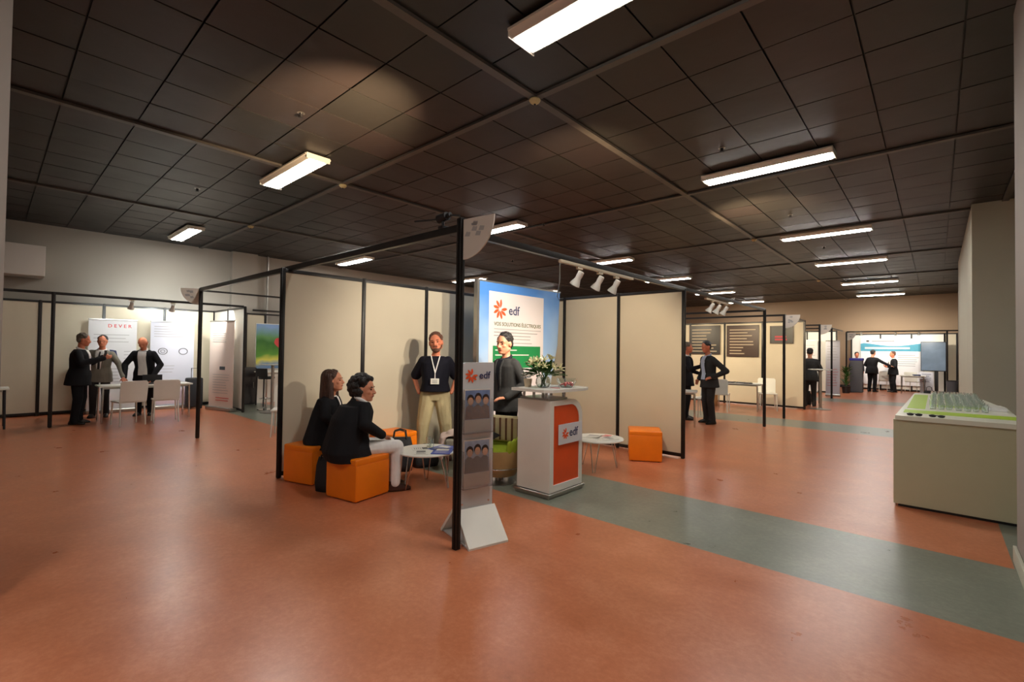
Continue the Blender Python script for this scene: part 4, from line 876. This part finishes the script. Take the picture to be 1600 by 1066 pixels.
# ---------------------------------------------------------------- chairs and tables of the side booths
def chair(loc,rz,label,grp,mt=None):
    mt=mt or M['white']; t=thing('chair',label,'chair',loc,rz,grp)
    MB().box((0,0,.455),(.44,.42,.03),.013).build('seat',mt,t)
    b=MB(); b.prism([(-.215,.0),(.215,.0),(.22,.36),(.19,.395),(-.19,.395),(-.22,.36)],.022,Matrix.Translation((0,-.22,.47))@Matrix.Rotation(R(98),4,'X')@Matrix.Translation((0,0,-.011))); b.build('backrest',mt,t)
    for x in(-1,1):
        for y,dy in((-1,-.05),(1,.02)): MB().cyl((x*.19,y*.18,.45),(x*.205,y*.18+dy,0),.015,.011,10).build('leg',mt,t)
    return t
def table(loc,rz,label,grp,L=1.4,W_=.7,h=.74,legm=None):
    t=thing('table',label,'table',loc,rz,grp); MB().box((0,0,h-.015),(L,W_,.03),.006).build('tabletop',M['white'],t)
    for x in(-1,1):
        for y in(-1,1): MB().cyl((x*(L/2-.06),y*(W_/2-.06),h-.03),(x*(L/2-.05),y*(W_/2-.05),0),.02,.017,10).build('leg',legm or M['chrome'],t)
    MB().box((0,0,h-.05),(L-.16,W_-.14,.035)).build('apron',M['steel'],t)
    return t
def hitable(loc,label,h=1.12):
    t=thing('high_table',label,'bar table',loc,0,'tall round bar tables')
    MB().lathe([(0,h-.02),(.30,h-.02),(.305,h-.01),(.30,h),(0,h)],32).build('tabletop',mat('pale_top',srgb(190,192,188),.35),t); MB().cyl((0,0,.03),(0,0,h-.02),.035).build('pole',M['steel'],t)
    MB().lathe([(0,0),(.26,0),(.26,.01),(.06,.03),(.04,.05),(0,.05)],32).build('base',M['steel'],t); return t
table((-12.37,2.24,0),R(90),'white table between the three men and two white chairs in the left booth',None,1.55,.6)
chair((-11.72,1.86,0),R(100),'white chair with back to camera, left one of the two at the left table','white chairs in the left booth')
chair((-11.76,2.46,0),R(84),'white chair with back to camera, right one of the two at the left table','white chairs in the left booth')
table((-12.75,-.62,0),R(90),'white table corner with black legs cut off by the left edge of the photo',None,1.8,.6,legm=M['blackplastic'])
t=thing('laptop','open black laptop on the left table in front of the bald man','laptop',(-12.35,2.35,.74),R(-100)); MB().box((0,0,.01),(.34,.24,.018),.004).build('base',M['blackplastic'],t); MB().box((0,-.125,.095),(.34,.012,.18),.004).build('screen',M['blackplastic'],t)
t=thing('mobile_phone','black phone held up by the man in black suit at far left','phone',(-12.28,1.57,1.37),R(20)); MB().box((0,0,0),(.07,.012,.14),.004).build('body',M['blackplastic'],t); MB().box((0,-.0065,0),(.06,.001,.12)).build('screen',M['darkprint'],t)
def rollup(loc,rz,w_,h,label,mt,content):
    t=thing('rollup_banner',label,'banner',loc,rz); b=rect(MB(),-w_/2,.08,w_/2,h,face((0,0,0),(0,-1,0)),.006,-.003).build('banner',mt,t,smooth=False)
    MB().box((0,0,.04),(w_+.04,.16,.08),.02).build('base',M['steel'],t); MB().box((0,0,h+.005),(w_+.01,.03,.03),.006).build('top_bar',M['steel'],t); MB().cyl((0,.02,.08),(0,.02,h),.01).build('support_pole',M['steel'],t)
    content(t,face((0,-.0045,0),(0,-1,0)),w_,h); return t
bw=mat('banner_white',srgb(214,212,212),.5); bl=mat('banner_lavender',srgb(196,196,206),.5); bp_=mat('banner_pink',srgb(220,200,186),.5)
def c1(t,f,w_,h):
    text_mb('D E V E R',.105,f@Matrix.Translation((-.10,h-.17,0)),.002,bold=.002).build('lettering',M['redprint'],t)
    lines(MB(),-.34,.3,h-.5,h-.34,3,f,.012).build('print',M['greyprint'],t)
    MB().prism([(-.0,1.15),(.12,1.12),(.06,1.42),(-.06,1.44)],.002,f).build('tablet_picture',M['navyprint'],t)
    b=MB(); lines(b,-.34,.2,.7,1.0,5,f,.012); lines(b,.2,.32,1.0,1.4,6,f,.012); b.build('print',M['greyprint'],t)
def c2(t,f,w_,h):
    lines(MB(),-.38,.36,h-.36,h-.12,5,f,.014).build('print',M['greyprint'],t)
    b=MB()
    for cx in(-.2,.22): b.tube([f@Vector((cx+.09*math.cos(a),h-.72+.075*math.sin(a),.002)) for a in [2*PI*k/18 for k in range(18)]],.008,6,closed=True)
    b.tube([f@Vector((-.2+.045*math.cos(a),h-.72+.035*math.sin(a),.002)) for a in [2*PI*k/12 for k in range(12)]],.006,6,closed=True)
    b.build('ring_drawing',M['darkprint'],t); lines(MB(),-.3,.1,.9,1.05,3,f,.012).build('print',M['greyprint'],t)
    rect(MB(),-w_/2+.01,.12,w_/2-.01,.5,f,.001).build('pink_band',mat('pale_pink',srgb(208,186,196),.5),t,smooth=False)
def c3(t,f,w_,h):
    lines(MB(),-.36,.3,h-.5,h-.3,5,f,.011).build('print',M['greyprint'],t); rect(MB(),-.06,.98,.16,1.06,f,.003).build('device_picture',M['blackplastic'],t)
    lines(MB(),-.34,.34,.42,.86,8,f,.01).build('print',M['greyprint'],t); lines(MB(),-.2,.34,.24,.3,2,f,.018,rag=.1).build('print',M['redprint'],t)
rollup((-14.05,1.92,0),R(90),.86,2.12,'white roll-up banner with red letters and dark tablet picture behind the men',bw,c1)
rollup((-14.05,3.06,0),R(90),.90,2.13,'lavender-grey roll-up banner with ring drawings behind the bald man',bl,c2)
rollup((-12.90,3.80,0),R(14),.98,2.16,'pinkish roll-up banner with small black device, against the side wall',bp_,c3)
t=thing('suitcase','black upright suitcase standing beside the lone thin post at left','suitcase',(-13.72,3.45,0),R(90))
MB().box((0,0,.40),(.34,.24,.72),.04).build('body',M['bag'],t); MB().tube([(-.08,-.08,.74),(-.08,-.08,1.0),(.08,-.08,1.0),(.08,-.08,.74)],.01).build('handle',M['blackplastic'],t)
for x in(-.12,.12): MB().cyl((x,-.14,.03),(x,-.1,.03),.03).build('wheel',M['blackplastic'],t)
# beyond the side wall of the left booth
hitable((-11.75,4.55,0),'tall round bar table with steel pole behind the pink roll-up banner',1.14)
def barstool(loc,rz,label,m_):
    t=thing('bar_stool',label,'bar stool',loc,rz,'bar stools in the far left booth'); MB().lathe([(0,.76),(.17,.76),(.19,.79),(.17,.82),(0,.82)],24).build('seat',m_,t); MB().cyl((0,0,.03),(0,0,.76),.022).build('pole',M['chrome'],t); MB().lathe([(0,0),(.2,0),(.2,.012),(.03,.035),(0,.035)]).build('base',M['chrome'],t)
    MB().tube([(.14*math.cos(a),.14*math.sin(a),.28) for a in [2*PI*k/16 for k in range(16)]],.008,6,closed=True).build('footrest',M['chrome'],t)
    MB().prism([(-.17,.82),(.17,.82),(.15,1.02),(-.15,1.02)],.02,Matrix(((1,0,0,0),(0,0,1,-.18),(0,1,0,0),(0,0,0,1)))).build('backrest',m_,t); return t
barstool((-12.3,4.62,0),R(30),'black bar stool left of the tall table behind the pink banner',M['blackplastic'])
barstool((-11.2,5.35,0),R(-150),'black bar stool right of the tall table, in front of the colourful poster',M['blackplastic'])
barstool((-12.05,5.3,0),R(180),'black bar stool behind the tall table in the far left booth',M['blackplastic'])
t=thing('colour_poster','colourful landscape poster seen left of the centre booth panels','poster',(-13.9,5.35,0),R(90))
f=face((0,-.01,0),(0,-1,0)); pic=bpy.data.materials.new('landscape_print'); pic.use_nodes=True; nt=pic.node_tree; tc=nt.nodes.new('ShaderNodeTexCoord'); nz=nt.nodes.new('ShaderNodeTexNoise'); nz.inputs['Scale'].default_value=1.6; nt.links.new(tc.outputs['Object'],nz.inputs[0]); sp_=nt.nodes.new('ShaderNodeSeparateXYZ'); nt.links.new(tc.outputs['Object'],sp_.inputs[0])
ad=nt.nodes.new('ShaderNodeMath'); ad.operation='MULTIPLY_ADD'; nt.links.new(nz.outputs[0],ad.inputs[0]); ad.inputs[1].default_value=.7; nt.links.new(sp_.outputs[2],ad.inputs[2]); ra=nt.nodes.new('ShaderNodeMapRange'); nt.links.new(ad.outputs[0],ra.inputs[0]); ra.inputs[1].default_value=1.1; ra.inputs[2].default_value=2.5
cr_=nt.nodes.new('ShaderNodeValToRGB'); e=cr_.color_ramp.elements; e[0].color=srgb(90,130,180); e[1].color=srgb(130,165,210)
for p_,c_ in((.22,(120,150,180)),(.32,(220,214,90)),(.45,(90,150,50)),(.62,(50,110,40)),(.75,(96,150,90))): k_=e.new(p_); k_.color=srgb(*c_)
nt.links.new(ra.outputs[0],cr_.inputs[0]); nt.links.new(cr_.outputs[0],nt.nodes['Principled BSDF'].inputs['Base Color'])
rect(MB(),-.42,.95,1.5,2.18,f,.008,-.004).build('print',pic,t,smooth=False); MB().prism([(.25+.2*math.cos(a),1.68+.15*math.sin(a)*(1+.2*math.sin(3*a))) for a in [2*PI*k/16 for k in range(16)]],.003,f,.004).build('red_roof_picture',M['redprint'],t)
MB().box((.54,.02,1.1),(1.94,.02,2.2)).build('backing',M['white'],t)
table((-13.2,5.4,0),R(90),'white table with dark drawer under the colourful poster at left',None,1.3,.6,.9,legm=M['blackplastic'])
t=thing('cabinet','black low cabinet against the narrow cream panel in the left booth','cabinet',(-13.85,4.62,0),R(90)); MB().box((0,0,.5),(.5,.4,.98),.01).build('body',M['blackplastic'],t); MB().box((0,-.205,.5),(.44,.012,.9)).build('door',M['blackplastic'],t); MB().cyl((.17,-.225,.45),(.17,-.225,.6),.006).build('handle',M['steel'],t)
chair((-8.55,3.55,0),R(-120),'white chair mostly hidden left of the centre booth panel edge',None)
# right booths
table((-4.12,9.95,0),R(20),'white table with papers beside the two men in the right booth',None,.75,.6)
sheet('leaflet',(-4.02,9.90,.74),.3,.21,.29,M['white'],'white leaflet with red print on the table by the two men','leaflet',.004,prt=M['redprint'])
sheet('leaflet',(-4.28,9.98,.74),-.3,.21,.29,M['white'],'white leaflet left of the red-printed one on the table by the two men','leaflet',.004)
chair((-4.28,11.55,0),R(150),'white chair behind the two men in the right booth','white chairs in the right booths')
table((-4.1,13.9,0),R(0),'white table with dark leaflets in front of the menu boards',None,1.25,.6)
for i,(x,y) in enumerate(((-4.25,13.8),(-4.0,13.85),(-3.8,13.75))): sheet('leaflet',(x,y,.74),.2*i,.21,.28,M['blackplastic'],['dark leaflet at the left on the table under the menu boards','dark leaflet in the middle on the table under the menu boards','dark leaflet at the right on the table under the menu boards'][i],'leaflet',.02)
chair((-3.45,14.35,0),R(200),'white chair between the thin posts under the dark sign with red writing','white chairs in the right booths')  # the sign's red is printed lettering
chair((-4.3,13.12,0),R(10),'white chair in front of the table under the menu boards','white chairs in the right booths')
def board(x0,x1,z0,z1,label,mt,n,red=False):
    t=thing('menu_board',label,'notice board',((x0+x1)/2,15.27,0)); w_=x1-x0; f=face((0,-.012,0),(0,-1,0))
    rect(MB(),-w_/2,z0,w_/2,z1,f,.02,-.02).build('board',mt,t,smooth=False)
    q=MB()
    if not red:
        for i in range(n):
            z=z1-.12-(z1-z0-.2)*i/(n-1); rect(q,-w_/2+.07,z-.014,-w_/2+.07+(w_-.14)*random.uniform(.45,1),z+.014,f,.002)
        q.build('print',mat('chalk_print',srgb(176,160,136),.6),t)
    else: lines(q,-w_*.3,w_*.3,z0+.1,z0+.18,2,f,.05).build('print',mat('red_sign_print',srgb(170,20,40),.5),t)
    fr=MB()
    for a,c in(((-w_/2-.015,z0-.015),(w_/2+.015,z0+.01)),((-w_/2-.015,z1-.01),(w_/2+.015,z1+.015)),((-w_/2-.015,z0),(-w_/2+.01,z1)),((w_/2-.01,z0),(w_/2+.015,z1))): rect(fr,a[0],a[1],c[0],c[1],f,.012)
    fr.build('frame',mat('dark_wood',srgb(44,24,16),.4),t)
board(-5.96,-5.02,1.52,2.40,'dark menu board with pale writing behind the two men, left one',mat('slate',srgb(30,26,26),.4),8)
board(-4.80,-3.92,1.46,2.38,'brown-framed menu board with rows of pale writing right of the other',mat('brown_board',srgb(58,36,26),.4),9)
board(-3.60,-3.03,1.86,2.34,'small dark sign with red writing behind the signed post',mat('dark_green_board',srgb(26,26,24),.4),2,True)
t=thing('cardboard_box','brown cardboard box on the floor behind the man in grey suit','box',(-5.0,14.4,0),.3); MB().box((0,0,.16),(.4,.3,.32),.004).build('body',mat('cardboard',srgb(160,116,72),.7),t); MB().box((0,0,.322),(.06,.3,.002)).build('tape',mat('tape',srgb(190,160,110),.3),t)
hitable((-2.44,15.75,0),'tall round table with steel pole in front of the man with his back turned',1.13)
bag((-3.05,16.9,0),0,.4,.22,.42,'black bag on the floor left of the man at the tall table')
def cr(t,f,w_,h): e=w_*.4; lines(MB(),-e,e,h-.7,h-.2,6,f,.012).build('print',M['greyprint'],t); lines(MB(),-e,e,.4,1.0,7,f,.012).build('print',M['redprint'],t)
rollup((-2.86,20.95,0),R(15),.44,2.05,'lavender roll-up banner with red print standing left of the far booth post',bl,cr)
rollup((-3.9,22.1,0),R(5),.75,2.1,'pale banner on the lit panel behind the man at the tall table',bw,cr)
t=thing('potted_plant','green leafy plant in a dark pot against the last post before the far booth','plant',(-2.72,23.2,0)); MB().lathe([(0,0),(.12,0),(.16,.28),(.14,.28),(0,.26)]).build('pot',M['blackplastic'],t)
rr=random.Random(4); b=MB()
for k in range(60):
    a=rr.uniform(0,6.28); z=rr.uniform(.3,1.0); r1=rr.uniform(.1,.28); leafshape(b,(0,0,z-.05),(r1*math.cos(a),r1*math.sin(a),z+.12),.03)
b.build('foliage',M['leaf'],t); MB().cyl((0,0,.25),(0,0,1.0),.012).build('stem',M['leaf'],t)
# far booth
t=thing('backdrop_board','white backdrop with teal wave banner across the far booth wall','backdrop',(-1.45,26.42,0)); f=face((0,0,0),(0,-1,0))
rect(MB(),-1.1,.25,1.02,2.27,f,.02,-.02).build('board',mat('backdrop_white',srgb(236,234,236),.5),t,smooth=False)
wave=[(-1.1,1.72)]+[(1.02,1.72)]+[(1.02,2.08)]+[(1.02-2.12*k/20, 2.02+.07*math.sin(2.4+k/20*5.2)) for k in range(1,20)]+[(-1.1,2.05)]
MB().prism(wave,.003,f).build('wave_banner',mat('teal_print',srgb(70,158,184),.5,var=.1),t); rect(MB(),-.95,1.82,.6,1.9,f,.005).build('print',M['white'],t)
b=MB(); rect(b,-.9,2.13,-.8,2.21,f,.002)
text_mb('P O L Y A S',.085,f@Matrix.Translation((-.7,2.13,0)),.002).build('lettering',M['darkprint'],t) if False else lines(b,-.7,.1,2.17,2.17,1,f,.03)
b.build('print',M['darkprint'],t); lines(MB(),.2,.9,1.1,1.55,6,f,.02).build('print',M['greyprint'],t)
t=thing('display_screen','large blue-grey display screen on a black stand at the right of the far booth','screen',(-.09,25.75,0))
MB().box((0,0,1.52),(.80,.06,1.2),.01).build('frame',M['blackplastic'],t); MB().box((-.01,-.032,1.52),(.74,.004,1.14)).build('screen',mat('screen_blue',srgb(92,106,122),.3,var=.25,vscale=2,emit=.08),t)
MB().box((.08,.05,.5),(.12,.08,.9)).box((.08,.05,.02),(.6,.4,.04),.01).build('stand',M['blackplastic'],t)
t=thing('floor_cabinet','tall grey cabinet with blue top at the left of the far booth','cabinet',(-2.47,24.15,0)); MB().box((0,0,.66),(.42,.4,1.3),.01).build('body',mat('cabinet_grey',srgb(96,98,104),.5),t); MB().box((0,-.205,.66),(.36,.01,1.2)).build('door',MATS['cabinet_grey'],t); MB().box((0,0,1.36),(.46,.44,.1),.03).build('blue_top',mat('blue_plastic',srgb(60,62,170),.4),t)
table((-.72,24.95,0),0,'white table with papers in front of the far booth backdrop',None,.8,.6)
sheet('leaflet',(-.85,24.9,.74),.2,.21,.29,M['white'],'white leaflet left on the far booth table','leaflet',.01); sheet('leaflet',(-.6,24.95,.74),.2,.21,.29,M['navyprint'],'navy blue leaflet right on the far booth table','leaflet',.05)
chair((-1.72,25.85,0),R(20),'white chair at the far booth between the two men in black','white chairs in the far booth'); chair((-.72,25.85,0),R(-20),'white chair at the far booth left of its white table','white chairs in the far booth')
bag((-.22,24.4,0),0,.34,.2,.2,'low black bag under the screen at the far booth')
t=thing('pedestal_poster','lavender poster stand below the screen in the far booth','poster',(-.3,25.35,0)); MB().box((0,0,.45),(.42,.03,.86),.005).build('board',bl,t); f=face((0,-.016,0),(0,-1,0)); lines(MB(),-.15,.15,.5,.8,5,f,.02).build('print',M['navyprint'],t); MB().box((0,0,.01),(.3,.2,.02)).build('foot',M['steel'],t)
t=thing('waste_bin','grey waste bin by the right end of the far booth','bin',(.42,24.2,0)); MB().lathe([(0,0),(.14,0),(.17,.6),(.155,.6),(0,.55)]).build('body',MATS['cabinet_grey'],t); MB().lathe([(.17,.6),(.18,.61),(.17,.63),(.16,.63),(.155,.6)]).build('rim',M['blackplastic'],t)
